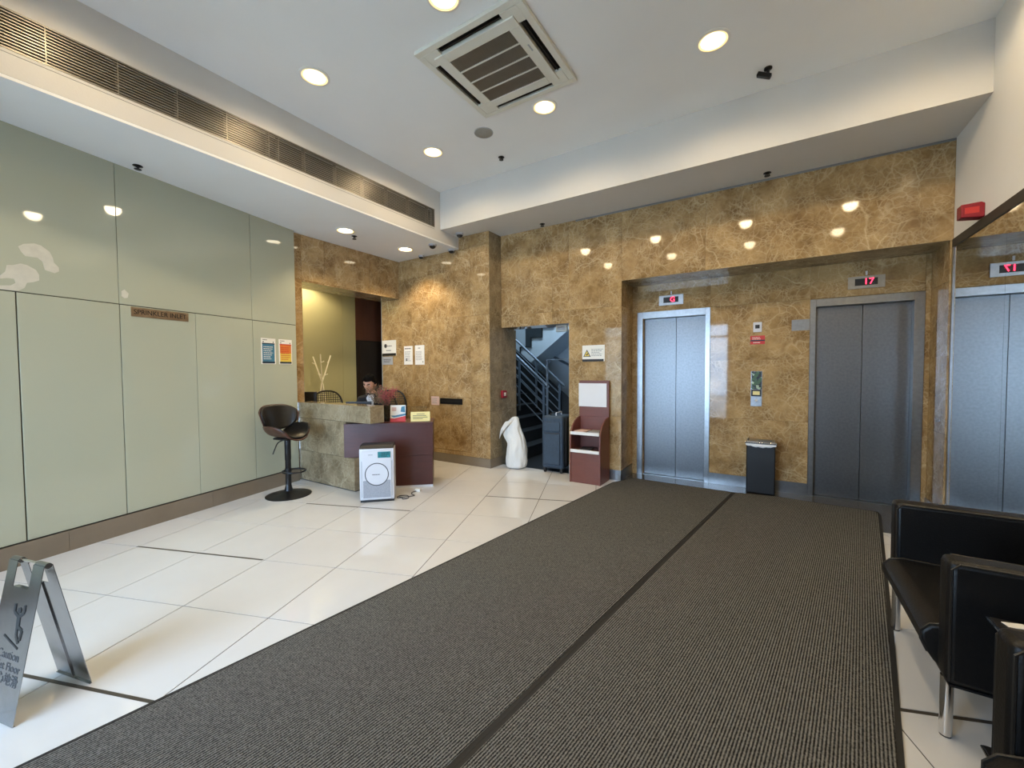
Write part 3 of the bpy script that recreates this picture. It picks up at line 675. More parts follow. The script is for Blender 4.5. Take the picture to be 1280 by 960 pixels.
# warning notice above the leaflet stand
s = sign_plate('warning_notice', 'white warning notice with a yellow triangle above the leaflet stand', 'notice', (-2.107, YB-0.0005, 1.505), 0, 0.303, 0.21, M_white, t=0.004)
MB().box(0, 0.29, -0.0048, -0.004, 0, 0.03).build('strip', M_black_ink, s, smooth=False)
MB().prism([(0.012, 0.062), (0.118, 0.062), (0.065, 0.155)], -0.0048, -0.004, axis='y').build('triangle_border', M_ink, s, smooth=False)
MB().prism([(0.030, 0.072), (0.100, 0.072), (0.065, 0.135)], -0.0054, -0.0048, axis='y').build('triangle', M_yellow, s, smooth=False)
MB().prism([(0.045, 0.082), (0.07, 0.082), (0.085, 0.103), (0.072, 0.108)], -0.0060, -0.0054, axis='y').build('pictogram', M_black_ink, s, smooth=False)
print_lines(s, 0.125, 0.285, 0.065, 0.165, 5, M_ink2, y=-0.004, seed=10, h=0.45)
# call point in the stair reveal
s = thing('call_point', 'small red fire call point on the grey marble reveal by the stairs', 'alarm', (-3.3815, 5.02, 0.99), RZ_L)
MB().box(0, 0.11, -0.04, 0, 0, 0.11).build('case', M_red, s, bevel=0.006)
MB().box(0.03, 0.08, -0.0425, -0.04, 0.03, 0.08).build('glass', M_paper, s, smooth=False)
# alarm sounder on the right wall
s = thing('alarm_bell', 'red alarm box on the white wall above the mirror', 'alarm', (1.2995, 4.52, 2.505), RZ_R)
MB().prism([(0, 0.0), (0, 0.10), (-0.02, 0.112), (-0.125, 0.108), (-0.125, 0.012), (-0.02, 0.0)], 0, 0.09, axis='x').build('case', M_red, s, bevel=0.006)
MB().box(0.09, 0.0912, -0.105, -0.03, 0.035, 0.08).build('sounder_grille', M_redprint, s, smooth=False)

def seg_text(parent, s, x, y, z, size): return text('digits', s, size, M_led, parent, (x, y, z), depth=0.001)
for x, lab, t, off in ((-1.246, 'steel lift indicator showing G above the left lift', 'G', 0.175), (0.651, 'steel lift indicator showing 17 above the right lift', '17', 0.175)):
    s = sign_plate('lift_indicator', lab, 'display', (x, YK-0.0005, 2.215), 0, 0.292, 0.125, M_steel, t=0.010, group='lift position indicators', bevel=0.001)
    MB().box(0.055, 0.235, -0.0115, -0.010, 0.03, 0.10).build('screen', M_black_ink, s, smooth=False)
    seg_text(s, t, 0.165, -0.0118, 0.066, 0.085)
    MB().box(0.14, 0.155, -0.006, 0, 0.135, 0.175).build('arrow_lamp', M_silver, s, smooth=False)
s = sign_plate('card_reader', 'small silver card reader high between the two lifts', 'card reader', (-0.195, YK-0.0005, 1.82), 0, 0.085, 0.112, M_silver, t=0.012)
MB().box(0.02, 0.064, -0.0135, -0.012, 0.04, 0.082).build('sensor', M_black_ink, s, smooth=False)
s = sign_plate('red_label', 'red label with white lettering between the two lifts', 'label', (-0.223, YK-0.0005, 1.68), 0, 0.145, 0.098, M_redprint, t=0.002, bevel=0)
MB().box(0.0, 0.145, -0.0026, -0.002, 0.035, 0.05).build('band', M_navy, s, smooth=False)
print_lines(s, 0.02, 0.12, 0.052, 0.085, 2, M_paper, y=-0.002, seed=11); print_lines(s, 0.03, 0.11, 0.008, 0.03, 1, M_paper, y=-0.002, seed=12)
s = sign_plate('steel_plate', 'blank brushed steel plate left of the right lift frame', 'plate', (0.172, YK-0.0005, 1.815), 0, 0.162, 0.12, M_steel, t=0.003)
s = sign_plate('lift_call_station', 'lift call panel with foliage print and a button', 'panel', (-0.212, YK-0.0005, 0.965), 0, 0.112, 0.405, M_steel, t=0.008)
MB().box(0.008, 0.108, -0.0095, -0.008, 0.195, 0.402).build('foliage_sticker', M_collage, s, smooth=False)
MB().box(0.006, 0.106, -0.022, -0.008, 0.115, 0.192).build('reader', M_black, s, bevel=0.006)
MB().box(0.022, 0.09, -0.0235, -0.022, 0.133, 0.175).build('reader_screen', M_cream, s, smooth=False)
MB().lathe([(0.001, 0), (0.018, 0), (0.016, 0.006), (0.001, 0.006)], 20, T=Matrix.Translation((0.056, -0.008, 0.07)) @ Matrix.Rotation(PI/2, 4, 'X')).build('button', M_chrome, s)

# ------------------------------------------------------------------ reception counter and desk
ct = thing('reception_counter', 'grey-brown marble reception counter beside the bar stool', 'counter', (-5.195, 3.0, 0))
MB().box(0.0, 1.13, 0.0, 0.12, 0.012, 0.387).build('marble_panel', M_marble2, ct, bevel=0.0015)
MB().box(0.0, 0.985, 0.0, 0.12, 0.390, 0.807).build('marble_panel', M_marble2, ct, bevel=0.0015)
MB().box(0.0, 1.425, -0.004, 0.19, 0.81, 1.004).build('marble_band', M_marble2, ct, bevel=0.002)
MB().box(0.0, 1.13, 0.01, 0.12, 0.0, 0.012).build('shadow_strip', M_joint, ct, smooth=False)  # dark strip drawn as the shadow line under the counter
DA = math.radians(41.2)
dk = thing('reception_desk', 'mahogany reception desk set at an angle behind the air purifier', 'desk', (-4.20, 2.965, 0), DA)
MB().box(0.0, 1.017, 0.0, 0.025, 0.39, 0.757).build('front_panel', M_maho, dk, bevel=0.0015)
MB().box(0.0, 0.025, 0.025, 0.30, 0.39, 0.757).build('side_panel', M_maho, dk, bevel=0.0015) if False else None
MB().box(0.992, 1.017, 0.025, 0.42, 0.39, 0.757).build('side_panel', M_maho, dk, bevel=0.0015)
MB().box(0.0, 1.022, -0.004, 0.42, 0.757, 0.785).build('top', M_maho, dk, bevel=0.002)
MB().box(0.20, 1.010, 0.008, 0.033, 0.03, 0.388).build('lower_panel', M_maho, dk, bevel=0.0015)
MB().box(0.985, 1.010, 0.033, 0.42, 0.03, 0.388).build('lower_side_panel', M_maho, dk, bevel=0.0015)
MB().box(0.20, 1.012, 0.012, 0.03, 0.0, 0.03).build('plinth', M_silver, dk, smooth=False)
def dpt(x, y, z=0.785): 
    return (-4.20+math.cos(DA)*x-math.sin(DA)*y, 2.965+math.sin(DA)*x+math.cos(DA)*y, z)
# air purifier
ap = thing('air_purifier', 'white and grey air purifier standing in front of the mahogany desk', 'air purifier', (-3.551, 2.897, 0), math.radians(43.8))
MB().box(-0.178, 0.178, 0.002, 0.21, 0.022, 0.575).build('body', M_silver, ap, bevel=0.012, seg=3)
MB().box(-0.172, 0.172, 0.006, 0.205, 0.0, 0.022).build('base', M_black, ap, bevel=0.004)
MB().prism([(-0.002, 0.0), (0.205, 0.0), (0.205, 0.035), (0.03, 0.035)], -0.172, 0.172, axis='x', T=Matrix.Translation((0, 0.004, 0.572))).build('control_top', M_black, ap, bevel=0.003)
MB().box(-0.150, 0.150, -0.008, 0.002, 0.032, 0.55).build('front_panel', M_silver, ap, bevel=0.006)
MB().box(-0.140, 0.140, -0.0085, -0.0075, 0.05, 0.235).build('mesh_intake', mat('purifier_mesh', rgb(150, 152, 158), 0.5, var=0.35, scale=420), ap, smooth=False)
MB().tube([(0.118*math.cos(2*PI*k/40), -0.0095, 0.30+0.118*math.sin(2*PI*k/40)) for k in range(40)], 0.0042, 8, closed=True).build('ring', M_black, ap)
MB().lathe([(0.001, 0), (0.114, 0), (0.114, 0.003), (0.001, 0.003)], 40, T=Matrix.Translation((0, -0.008, 0.30)) @ Matrix.Rotation(PI/2, 4, 'X')).build('disc', M_silver, ap, smooth=False)
print_lines(ap, -0.045, 0.055, 0.29, 0.306, 1, M_ink, y=-0.0113, h=0.5, seed=3, name='lettering')
MB().box(0.012, 0.142, -0.0092, -0.008, 0.475, 0.54).build('teal_sticker', M_teal, ap, smooth=False)
print_lines(ap, 0.05, 0.138, 0.48, 0.535, 4, M_black_ink, y=-0.0094, h=0.4, seed=14)
MB().box(-0.085, -0.04, -0.0092, -0.008, 0.505, 0.515).build('badge', M_grey, ap, smooth=False)
for sx in (-0.153, 0.153): MB().box(sx-0.004, sx+0.004, -0.004, 0.0025, 0.06, 0.44).build('side_groove', M_grey, ap, smooth=False)
cb = [(-3.455, 3.115, 0.012), (-3.43, 3.13, 0.006), (-3.38, 3.10, 0.005), (-3.36, 3.16, 0.005), (-3.42, 3.20, 0.012), (-3.50, 3.16, 0.006), (-3.46, 3.10, 0.006), (-3.38, 3.17, 0.014), (-3.36, 3.25, 0.008), (-3.44, 3.28, 0.006), (-3.48, 3.34, 0.006), (-3.47, 3.39, 0.006)]
def smooth_pts(P, n=6):
    P = [Vector(p) for p in P]; out = []
    for i in range(len(P)-1):
        a, b, c, d = P[max(i-1, 0)], P[i], P[i+1], P[min(i+2, len(P)-1)]
        for k in range(n):
            t = k/n; out.append(0.5*((2*b)+(c-a)*t+(2*a-5*b+4*c-d)*t*t+(3*b-a-3*c+d)*t**3))
    return out+[P[-1]]
pc = thing('power_cable', 'coiled grey power cable with a white plug on the floor beside the purifier', 'cable', (-3.42, 3.2, 0))
MB(Matrix.Translation((3.42, -3.2, 0))).tube(smooth_pts(cb), 0.0045, 7).build('cord', M_ink, pc)
MB().box(-0.03, 0.03, -0.016, 0.016, 0.0, 0.03, T=Matrix.Translation((-0.045, 0.205, 0)) @ Matrix.Rotation(0.5, 4, 'Z')).build('plug', M_white, pc, bevel=0.004)

# things on the desk
v = thing('flower_vase', 'clear glass vase of dried pink and brown flowers on the mahogany desk', 'vase', dpt(0.46, 0.20))
MB().lathe([(0.034, 0.0), (0.036, 0.004), (0.036, 0.15), (0.044, 0.19), (0.041, 0.19), (0.033, 0.15), (0.033, 0.008), (0.001, 0.008)], 24).build('glass', M_vase, v)
rnd = random.Random(5)
for k in range(46):
    a = rnd.uniform(0, 2*PI); sp_ = rnd.uniform(0.02, 0.21); hh = rnd.uniform(0.27, 0.43)
    dx, dy = math.cos(a)*sp_, math.sin(a)*sp_
    side = dx*math.cos(0.6)+dy*math.sin(0.6)
    P = [(math.cos(a)*0.012, math.sin(a)*0.012, 0.01), (dx*0.2, dy*0.2, 0.19), (dx*0.7-0.028, dy*0.7-0.018, hh*0.75), (dx-0.05, dy-0.032, hh)]
    MB().tube(smooth_pts(P, 3), 0.0013, 4).build('stem', M_stem, v)
    mb = MB()
    for q in range(40):
        b = rnd.uniform(0.55, 1.0); c = Vector(P[2]).lerp(Vector(P[3]), (b-0.55)/0.45) + Vector((rnd.gauss(0, .017), rnd.gauss(0, .017), rnd.gauss(0, .02)))
        r = rnd.uniform(0.003, 0.0075); T = Matrix.Translation(c) @ Matrix.Rotation(rnd.uniform(0, 3), 4, (rnd.random(), rnd.random(), rnd.random()+0.1))
        V = [mb.v(T @ Vector(x)*1) for x in ((r, 0, 0), (-r*0.5, r*.8, 0), (-r*0.5, -r*.8, 0), (0, 0, 2.2*r))]
        for f in ((0, 1, 2), (0, 3, 1), (1, 3, 2), (2, 3, 0)): mb.f([V[i] for i in f])
    o = mb.build('bloom', M_bloom if side > 0.015 else M_bloom2, v, smooth=False); o['kind'] = 'stuff'
b = thing('leaflet_holder', 'clear upright holder with red and blue leaflets next to the vase', 'leaflet holder', dpt(0.60, 0.11), DA)
MB().prism([(0.0, 0.0), (0.05, 0.0), (0.05, 0.004), (0.055, 0.19), (0.05, 0.19), (0.012, 0.004)], -0.085, 0.085, axis='x').build('acrylic', M_glass, b, smooth=False) if False else None
Tt = Matrix.Rotation(math.radians(-8), 4, 'X')
MB().box(-0.09, 0.09, 0.0, 0.004, 0.0, 0.20, T=Tt).build('card', M_paper, b, smooth=False)
MB().prism([(-0.09, 0.0), (0.09, 0.0), (0.09, 0.07), (0.02, 0.055), (-0.04, 0.04), (-0.09, 0.042)], -0.0012, 0.0, axis='y', T=Tt).build('red_print', M_redprint, b, smooth=False)
MB().prism([(-0.09, 0.075), (-0.03, 0.075), (0.03, 0.088), (0.09, 0.10), (0.09, 0.075), (0.02, 0.062), (-0.05, 0.052)], -0.0012, 0.0, axis='y', T=Tt).build('blue_print', M_blue, b, smooth=False)
MB().prism([(-0.07, 0.13), (-0.02, 0.13), (-0.02, 0.175), (-0.07, 0.175)], -0.0012, 0.0, axis='y', T=Tt).build('pink_print', M_pink, b, smooth=False)
MB().prism([(0.03, 0.12), (0.085, 0.11), (0.08, 0.19), (0.04, 0.18)], -0.0012, 0.0, axis='y', T=Tt).build('blue_print', M_blue, b, smooth=False)
MB().box(-0.09, 0.09, 0.0, 0.06, 0.0, 0.003).build('foot', M_paper, b, smooth=False)
b = thing('desk_card', 'cream tent card near the right end of the mahogany desk', 'card', dpt(0.865, 0.10), DA)
Tt = Matrix.Rotation(math.radians(-14), 4, 'X')
MB().box(-0.115, 0.115, 0.0, 0.003, 0.0, 0.115, T=Tt).build('front', M_cream, b, smooth=False)
MB().box(-0.115, 0.115, 0.0, 0.003, 0.0, 0.115, T=Matrix.Translation((0, 0.058, 0)) @ Matrix.Rotation(math.radians(14), 4, 'X')).build('back', M_cream, b, smooth=False)
m = MB()
for k, (xa, xb) in enumerate(((-0.045, 0.05), (-0.09, 0.07), (-0.09, 0.085), (-0.09, 0.03))): m.box(xa, xb, -0.0008, 0, 0.088-k*0.019-0.003, 0.088-k*0.019+0.003, T=Tt)
m.build('printed_text', M_ink, b, smooth=False)
b = thing('acrylic_sheet', 'clear acrylic sign stand behind the cream tent card', 'sign stand', dpt(0.845, 0.21), DA)
MB().box(-0.10, 0.10, 0, 0.004, 0, 0.175).build('sheet', M_glass, b, smooth=False)
MB().box(-0.10, 0.10, 0, 0.05, 0, 0.004).build('foot', M_glass, b, smooth=False)
b = thing('desk_telephone', 'black desk telephone below the marble ledge on the desk', 'telephone', dpt(0.37, 0.31), DA+0.3)
MB().prism([(-0.09, 0.0), (0.09, 0.0), (0.09, 0.055), (-0.09, 0.02)], -0.085, 0.085, axis='x').build('body', M_black, b, bevel=0.004)
MB().tube(smooth_pts([(-0.06, -0.08, 0.05), (-0.06, -0.06, 0.066), (-0.06, 0.06, 0.084), (-0.06, 0.085, 0.07)], 4), [0.020]*4+[0.013]*6+[0.020]*3, 10).build('handset', M_black, b)
MB().box(-0.01, 0.07, -0.05, 0.03, 0.042, 0.046, T=Matrix.Rotation(math.radians(11), 4, 'X')).build('keypad', M_grey, b, smooth=False)

b = thing('low_monitor', 'low black screen seen from behind, just above the marble ledge before the receptionist', 'monitor', dpt(0.09, 0.40), DA)
MB().box(-0.155, 0.155, -0.010, 0.010, 0.03, 0.232).build('casing', M_black, b, bevel=0.004)
MB().box(-0.145, 0.145, 0.010, 0.0115, 0.04, 0.222).build('screen', M_black_ink, b, smooth=False)
MB().box(-0.06, 0.06, -0.015, 0.018, 0.0, 0.012).build('foot', M_black, b, bevel=0.003)
MB().box(-0.015, 0.015, -0.008, 0.008, 0.010, 0.05).build('stand', M_black, b, smooth=False)
# back-of-house furniture
wt = thing('back_worktop', 'low dark worktop behind the marble counter carrying the monitor', 'desk', (-5.25, 3.335, 0))
MB().box(-0.36, 0.36, -0.20, 0.20, 0.70, 0.73).build('top', M_maho, wt, bevel=0.002)
for sx in (-0.34, 0.32): MB().box(sx, sx+0.02, -0.19, 0.19, 0.0, 0.70).build('side_panel', M_maho, wt, smooth=False)
mo = thing('monitor', 'black monitor seen from behind at the left end of the counter', 'monitor', (-5.50, 3.30, 0.73), math.radians(50))
MB().box(-0.14, 0.14, -0.012, 0.016, 0.10, 0.385).build('casing', M_black, mo, bevel=0.008)
MB().box(-0.13, 0.13, 0.016, 0.0175, 0.115, 0.37).build('screen', M_black_ink, mo, smooth=False)
MB().box(-0.03, 0.03, -0.03, -0.010, 0.0, 0.25).build('stand', M_black, mo, bevel=0.004)
MB().box(-0.10, 0.10, -0.09, 0.07, 0.0, 0.012).build('foot', M_black, mo, bevel=0.004)
def office_chair(loc, rz, label):
    t = thing('office_chair', label, 'chair', loc, rz, 'black mesh office chairs behind the counter')
    for k in range(5):
        a = 2*PI*k/5+0.3; c, s_ = math.cos(a), math.sin(a)
        g = MB().tube([(0.03*c, 0.03*s_, 0.09), (0.29*c, 0.29*s_, 0.075)], [0.022, 0.014], 8).build('base_arm', M_black, t)
        MB().lathe([(0.004, -0.012), (0.026, -0.012), (0.026, 0.012), (0.004, 0.012)], 14, T=Matrix.Translation((0.29*c, 0.29*s_, 0.03)) @ Matrix.Rotation(a, 4, 'Z') @ Matrix.Rotation(PI/2, 4, 'X')).build('castor', M_black, t)
    MB().tube([(0, 0, 0.07), (0, 0, 0.42)], 0.026, 12).build('gas_column', M_blackm, t)
    P = []
    for i in range(9):
        row = []
        for j in range(9):
            u, w = -1+i/4, -1+j/4
            f = 0.24*(1-0.10*abs(w)**4)
            row.append((u*f, w*0.23*(1-0.10*abs(u)**4), 0.465+0.012*(u*u)-0.02*max(0, -w-0.6)))
        P.append(row)
    MB().grid(P).build('seat', M_black, t, solid=0.06, bevel=0.01)
    loop = []
    for k in range(32):
        a = 2*PI*k/32; x = 0.225*math.copysign(abs(math.cos(a))**0.75, math.cos(a)); z = 0.80+0.285*math.copysign(abs(math.sin(a))**0.75, math.sin(a))
        loop.append((x, 0.24+0.05*(1-(x/0.225)**2)+0.10*(z-0.8)**2*0+0.08*(z-0.8), z))
    MB().tube(loop, 0.014, 8, closed=True).build('back_frame', M_black, t)
    m = MB()
    for q in range(-6, 7):
        x = q*0.032; zz = 0.27*math.sqrt(max(0.02, 1-(abs(x)/0.225)**2.6))
        m.tube([(x, 0.24+0.05*(1-(x/0.225)**2)+0.08*(d*zz), 0.80+d*zz) for d in (-1, -0.5, 0, 0.5, 1)], 0.0045, 5)
    for q in range(-7, 8):
        z = q*0.036; xx = 0.215*math.sqrt(max(0.02, 1-(abs(z)/0.285)**2.6))
        m.tube([(d*xx, 0.24+0.05*(1-(d*xx/0.225)**2)+0.08*z, 0.80+z) for d in (-1, -0.5, 0, 0.5, 1)], 0.0045, 5)
    o = m.build('back_mesh', M_ink, t); o['kind'] = 'stuff'
    MB().tube(smooth_pts([(0, 0.02, 0.42), (0, 0.22, 0.43), (0, 0.30, 0.55), (0, 0.275, 0.72)], 4), 0.02, 8).build('back_bar', M_black, t)
    for sx in (-1, 1):
        MB().tube(smooth_pts([(sx*0.20, 0.05, 0.45), (sx*0.29, 0.05, 0.50), (sx*0.29, 0.03, 0.64)], 4), 0.014, 8).build('arm_support', M_black, t)
        MB().box(sx*0.29-0.03, sx*0.29+0.03, -0.13, 0.13, 0.64, 0.665).build('arm_pad', M_black, t, bevel=0.008)
    return t
office_chair((-5.73, 3.86, 0), math.radians(72), 'empty mesh office chair behind the monitor, below the white coat rack')
office_chair((-5.02, 4.40, 0), math.radians(48), 'empty mesh office chair seen just behind the leaflet holder')
office_chair((-4.735, 3.88, 0), math.radians(35), 'mesh office chair on which the receptionist sits')
rk = thing('coat_rack', 'pale branch-shaped coat rack before the green plaster wall', 'coat rack', (-6.19, 3.99, 0))
cx = Vector((0, 0, 1.19))
for a, hh in ((0.35, 1.66), (2.3, 1.64), (4.4, 1.67)):
    d = Vector((math.cos(a+1.2), math.sin(a+1.2), 0)); top = d*0.16+Vector((0, 0, hh)); bot = -d*0.19
    br = MB().tube([bot+Vector((0, 0, 0)), cx-d*0.012, top], 0.0105, 8).build('branch', M_rackw, rk)
    for f, sg in ((0.72, 1), (0.3, -1)):
        p0 = cx.lerp(top, f); side = Vector((-d.y, d.x, 0))*sg
        MB().tube([p0, p0+side*0.05+d*0.02+Vector((0, 0, 0.025))], 0.008, 6).build('peg', M_rackw, rk)

# ------------------------------------------------------------------ receptionist
def make_person(loc, rz):
    root = thing('person', 'seated person in black suit and white shirt looking down behind the desk', 'person', loc, rz)
    V, Eg, R = [], [], []
    def node(p, r, par=None):
        V.append(p); R.append(r)
        if par is not None: Eg.append((par, len(V)-1))
        return len(V)-1
    pel = node((0, 0.02, 0.55), 0.135)
    w1_ = node((0, 0.0, 0.70), 0.125, pel); ch = node((0, -0.07, 0.90), 0.145, w1_); ub = node((0, -0.13, 1.00), 0.12, ch)
    nk = node((0, -0.185, 1.085), 0.058, ub); n2 = node((0, -0.225, 1.15), 0.052, nk)
    tips = []
    for sx in (-1, 1):
        sh = node((sx*0.165, -0.12, 1.005), 0.068, ub); el = node((sx*0.235, -0.20, 0.80), 0.050, sh)
        wr_ = node((sx*0.14, -0.40, 0.80), 0.032, el); pa = node((sx*0.115, -0.47, 0.800), 0.030, wr_)
        tips.append((sx, pa))
        hp = node((sx*0.095, -0.02, 0.53), 0.095, pel); kn = node((sx*0.13, -0.40, 0.54), 0.066, hp); an = node((sx*0.12, -0.36, 0.10), 0.044, kn); node((sx*0.13, -0.50, 0.045), 0.042, an)
    for sx, pa in tips:
        bx = V[pa]
        for q in range(4):
            ox = (q-1.5)*0.019; ln = (0.062, 0.075, 0.080, 0.070)[q if sx > 0 else 3-q]
            k1 = node((bx[0]+ox, bx[1]-0.035, bx[2]+0.004), 0.0105, pa); k2 = node((bx[0]+ox*1.1, bx[1]-0.035-ln*0.55, bx[2]+0.002), 0.0095, k1); node((bx[0]+ox*1.15, bx[1]-0.035-ln, bx[2]-0.012), 0.008, k2)
        t1 = node((bx[0]-sx*0.035, bx[1]-0.005, bx[2]), 0.012, pa); node((bx[0]-sx*0.05, bx[1]-0.05, bx[2]-0.008), 0.009, t1)
    me = bpy.data.meshes.new('body_skeleton'); me.from_pydata(V, Eg, []); o = bpy.data.objects.new('body_skeleton', me); COL.objects.link(o)
    md = o.modifiers.new('skin', 'SKIN'); md.use_smooth_shade = True
    for i, sv in enumerate(me.skin_vertices[0].data): sv.radius = (R[i], R[i]*(0.78 if i in (pel, w1_, ch, ub) else 1)); sv.use_root = (i == pel)
    o.modifiers.new('sub', 'SUBSURF').levels = 1
    bpy.context.view_layer.update()
    body = bpy.data.meshes.new_from_object(o.evaluated_get(bpy.context.evaluated_depsgraph_get()))
    bpy.data.objects.remove(o)
    bm = bmesh.new(); bm.from_mesh(body)
    # head: front is -Y; bowed
    HT = Matrix.Translation((0, -0.275, 1.235)) @ Matrix.Rotation(math.radians(24), 4, 'X') @ Matrix.Rotation(math.radians(-12), 4, 'Z')
    hb = bmesh.new(); bmesh.ops.create_uvsphere(hb, u_segments=40, v_segments=28, radius=1.0)
    for vv in hb.verts:
        x, y, z = vv.co
        X, Y, Z = x*0.076, y*0.096, z*0.118
        if z < -0.1: k = min(1, (-z-0.1)/0.9); X *= 1-0.38*k; Y = Y*(1-0.25*k) - 0.016*k
        if y < 0:
            X0 = x*0.076
            Y -= 0.024*math.exp(-(X0/0.013)**2)*math.exp(-((Z+0.022)/0.020)**2)          # nose
            Y -= 0.008*math.exp(-(X0/0.010)**2)*math.exp(-((Z-0.008)/0.025)**2)
            for sx in (-1, 1): Y += 0.011*math.exp(-((X0-sx*0.032)/0.015)**2)*math.exp(-((Z-0.008)/0.011)**2)  # eye sockets
            Y -= 0.006*math.exp(-(X0/0.022)**2)*math.exp(-((Z+0.062)/0.010)**2)          # lips
            Y -= 0.006*math.exp(-(X0/0.02)**2)*math.exp(-((Z+0.100)/0.015)**2)           # chin
        vv.co = HT @ Vector((X, Y, Z))
    hm = bpy.data.meshes.new('h'); hb.to_mesh(hm); hb.free(); bm.from_mesh(hm)
    for sx in (-1, 1):                                                          # ears
        eb = bmesh.new(); bmesh.ops.create_uvsphere(eb, u_segments=14, v_segments=10, radius=1.0)
        for vv in eb.verts: vv.co = HT @ Vector((sx*0.078+vv.co.x*0.012, 0.012+vv.co.y*0.020, -0.008+vv.co.z*0.033))
        em = bpy.data.meshes.new('e'); eb.to_mesh(em); eb.free(); bm.from_mesh(em)
    allm = bpy.data.meshes.new('body'); bm.to_mesh(allm); bm.free()
    o = bpy.data.objects.new('body', allm); COL.objects.link(o)
    rm = o.modifiers.new('remesh', 'REMESH'); rm.mode = 'VOXEL'; rm.voxel_size = 0.0065; rm.use_smooth_shade = True
    sm = o.modifiers.new('smooth', 'SMOOTH'); sm.iterations = 2; sm.factor = 0.4
    bpy.context.view_layer.update()
    fin = bpy.data.meshes.new_from_object(o.evaluated_get(bpy.context.evaluated_depsgraph_get()))
    bpy.data.objects.remove(o)
    fin.materials.clear()
    for x in (M_suit, M_skin, M_black): fin.materials.append(x)
    for p in fin.polygons:
        c = p.center; p.use_smooth = True
        if c.z > 1.105 or (c.y < -0.425 and 0.74 < c.z < 0.88): p.material_index = 1
        elif c.z < 0.10: p.material_index = 2
        else: p.material_index = 0
    bo_ = bpy.data.objects.new('body', fin); COL.objects.link(bo_); bo_.parent = root
    # hair cap
    hb = bmesh.new(); bmesh.ops.create_uvsphere(hb, u_segments=36, v_segments=24, radius=1.0); rr = random.Random(3)
    for vv in list(hb.verts):
        x, y, z = vv.co
        line = (0.40 if y < -0.55 else (0.40-(y+0.55)*1.15 if y < 0.2 else -0.5)) + 0.22*noise.noise(Vector((x*9, y*9, 2)))
        if z < line: hb.verts.remove(vv)
    for vv in hb.verts:
        x, y, z = vv.co; n_ = noise.noise(Vector((x*9, y*9, z*4)))*0.018
        vv.co = HT @ Vector((x*(0.0815+n_), y*(0.1005+n_), z*(0.124+n_)))
    hm = bpy.data.meshes.new('hair'); hb.to_mesh(hm); hb.free(); hm.materials.append(M_hair)
    for p in hm.polygons: p.use_smooth = True
    ho = bpy.data.objects.new('hair', hm); COL.objects.link(ho); ho.parent = root
    so2 = ho.modifiers.new('solid', 'SOLIDIFY'); so2.thickness = 0.012; so2.offset = 0
    for sx in (-1, 1):
        eb = MB(HT @ Matrix.Translation((sx*0.031, -0.074, 0.008)))
        eb.lathe([(0.001, -0.006), (0.008, -0.004), (0.011, 0), (0.008, 0.004), (0.001, 0.006)], 12, T=Matrix.Rotation(PI/2, 4, 'X')); e_ = eb.build('eye', M_paper, root)
        MB(HT).box(sx*0.031-0.005, sx*0.031+0.005, -0.0825, -0.079, 0.003, 0.013).build('iris', M_black_ink, e_, smooth=False)
        MB(HT).prism([(sx*0.014, 0.024), (sx*0.048, 0.024), (sx*0.046, 0.031), (sx*0.016, 0.030)], -0.094, -0.080, axis='y').build('eyebrow', M_hair, root, smooth=False)
    MB(HT).box(-0.020, 0.020, -0.097, -0.088, -0.064, -0.060).build('mouth', mat('lips', rgb(150, 84, 76), 0.5), root, bevel=0.0015)
    # shirt front, collar, tie-less
    sh = MB(); sh.prism([(-0.010, 0.86), (0.010, 0.86), (0.052, 1.07), (0.03, 1.105), (-0.03, 1.105), (-0.052, 1.07)], -0.012, 0.0, axis='y', T=Matrix.Translation((0, -0.17, 0)) @ Matrix.Translation((0, 0, 0.98)) @ Matrix.Rotation(math.radians(24), 4, 'X') @ Matrix.Translation((0, -0.055, -0.98)))
    sh.build('shirt_front', M_shirt, root, bevel=0.003)
    cl = MB(); cl.lathe([(0.060, 0), (0.062, 0.015), (0.055, 0.034), (0.050, 0.034), (0.055, 0.0)], 24, T=Matrix.Translation((0, -0.178, 1.072)) @ Matrix.Rotation(math.radians(30), 4, 'X'), cap=False)
    cl.build('collar', M_shirt, root)
    for sx in (-1, 1):
        MB().tube([(sx*0.155, -0.372, 0.80), (sx*0.138, -0.405, 0.80)], 0.037, 14).build('cuff', M_shirt, root)
    return root
make_person((-4.715, 3.85, 0), math.radians(35))
# part of the desk the receptionist leans on
MB().box(0.0, 0.985, 0.42, 0.66, 0.735, 0.757).build('worktop', M_maho, dk, bevel=0.002)

# ------------------------------------------------------------------ bar stool
bs = thing('bar_stool', 'black leather and walnut bentwood bar stool on a round black base', 'bar stool', (-4.62, 2.54, 0), math.radians(97))
MB().lathe([(0.002, 0.0), (0.232, 0.0), (0.235, 0.008), (0.20, 0.018), (0.10, 0.032), (0.045, 0.055), (0.034, 0.10), (0.030, 0.12), (0.002, 0.12)], 48).build('base', M_blackm, bs)
MB().lathe([(0.030, 0.10), (0.030, 0.40), (0.033, 0.405), (0.033, 0.64), (0.002, 0.64)], 24).build('column', M_blackm, bs)
ring = [(0.115*math.sin(2*PI*k/36), -0.10-0.12*math.cos(2*PI*k/36)*1.0, 0.285) for k in range(36)]
MB().tube(ring, 0.010, 8, closed=True).build('footrest', M_blackm, bs)
MB().lathe([(0.036, 0.265), (0.036, 0.305)], 20).build('footrest_collar', M_blackm, bs)
MB().tube(smooth_pts([(-0.03, 0.0, 0.635), (-0.12, -0.01, 0.615), (-0.17, -0.02, 0.545), (-0.19, -0.02, 0.50)], 4), 0.006, 7).build('height_lever', M_blackm, bs)
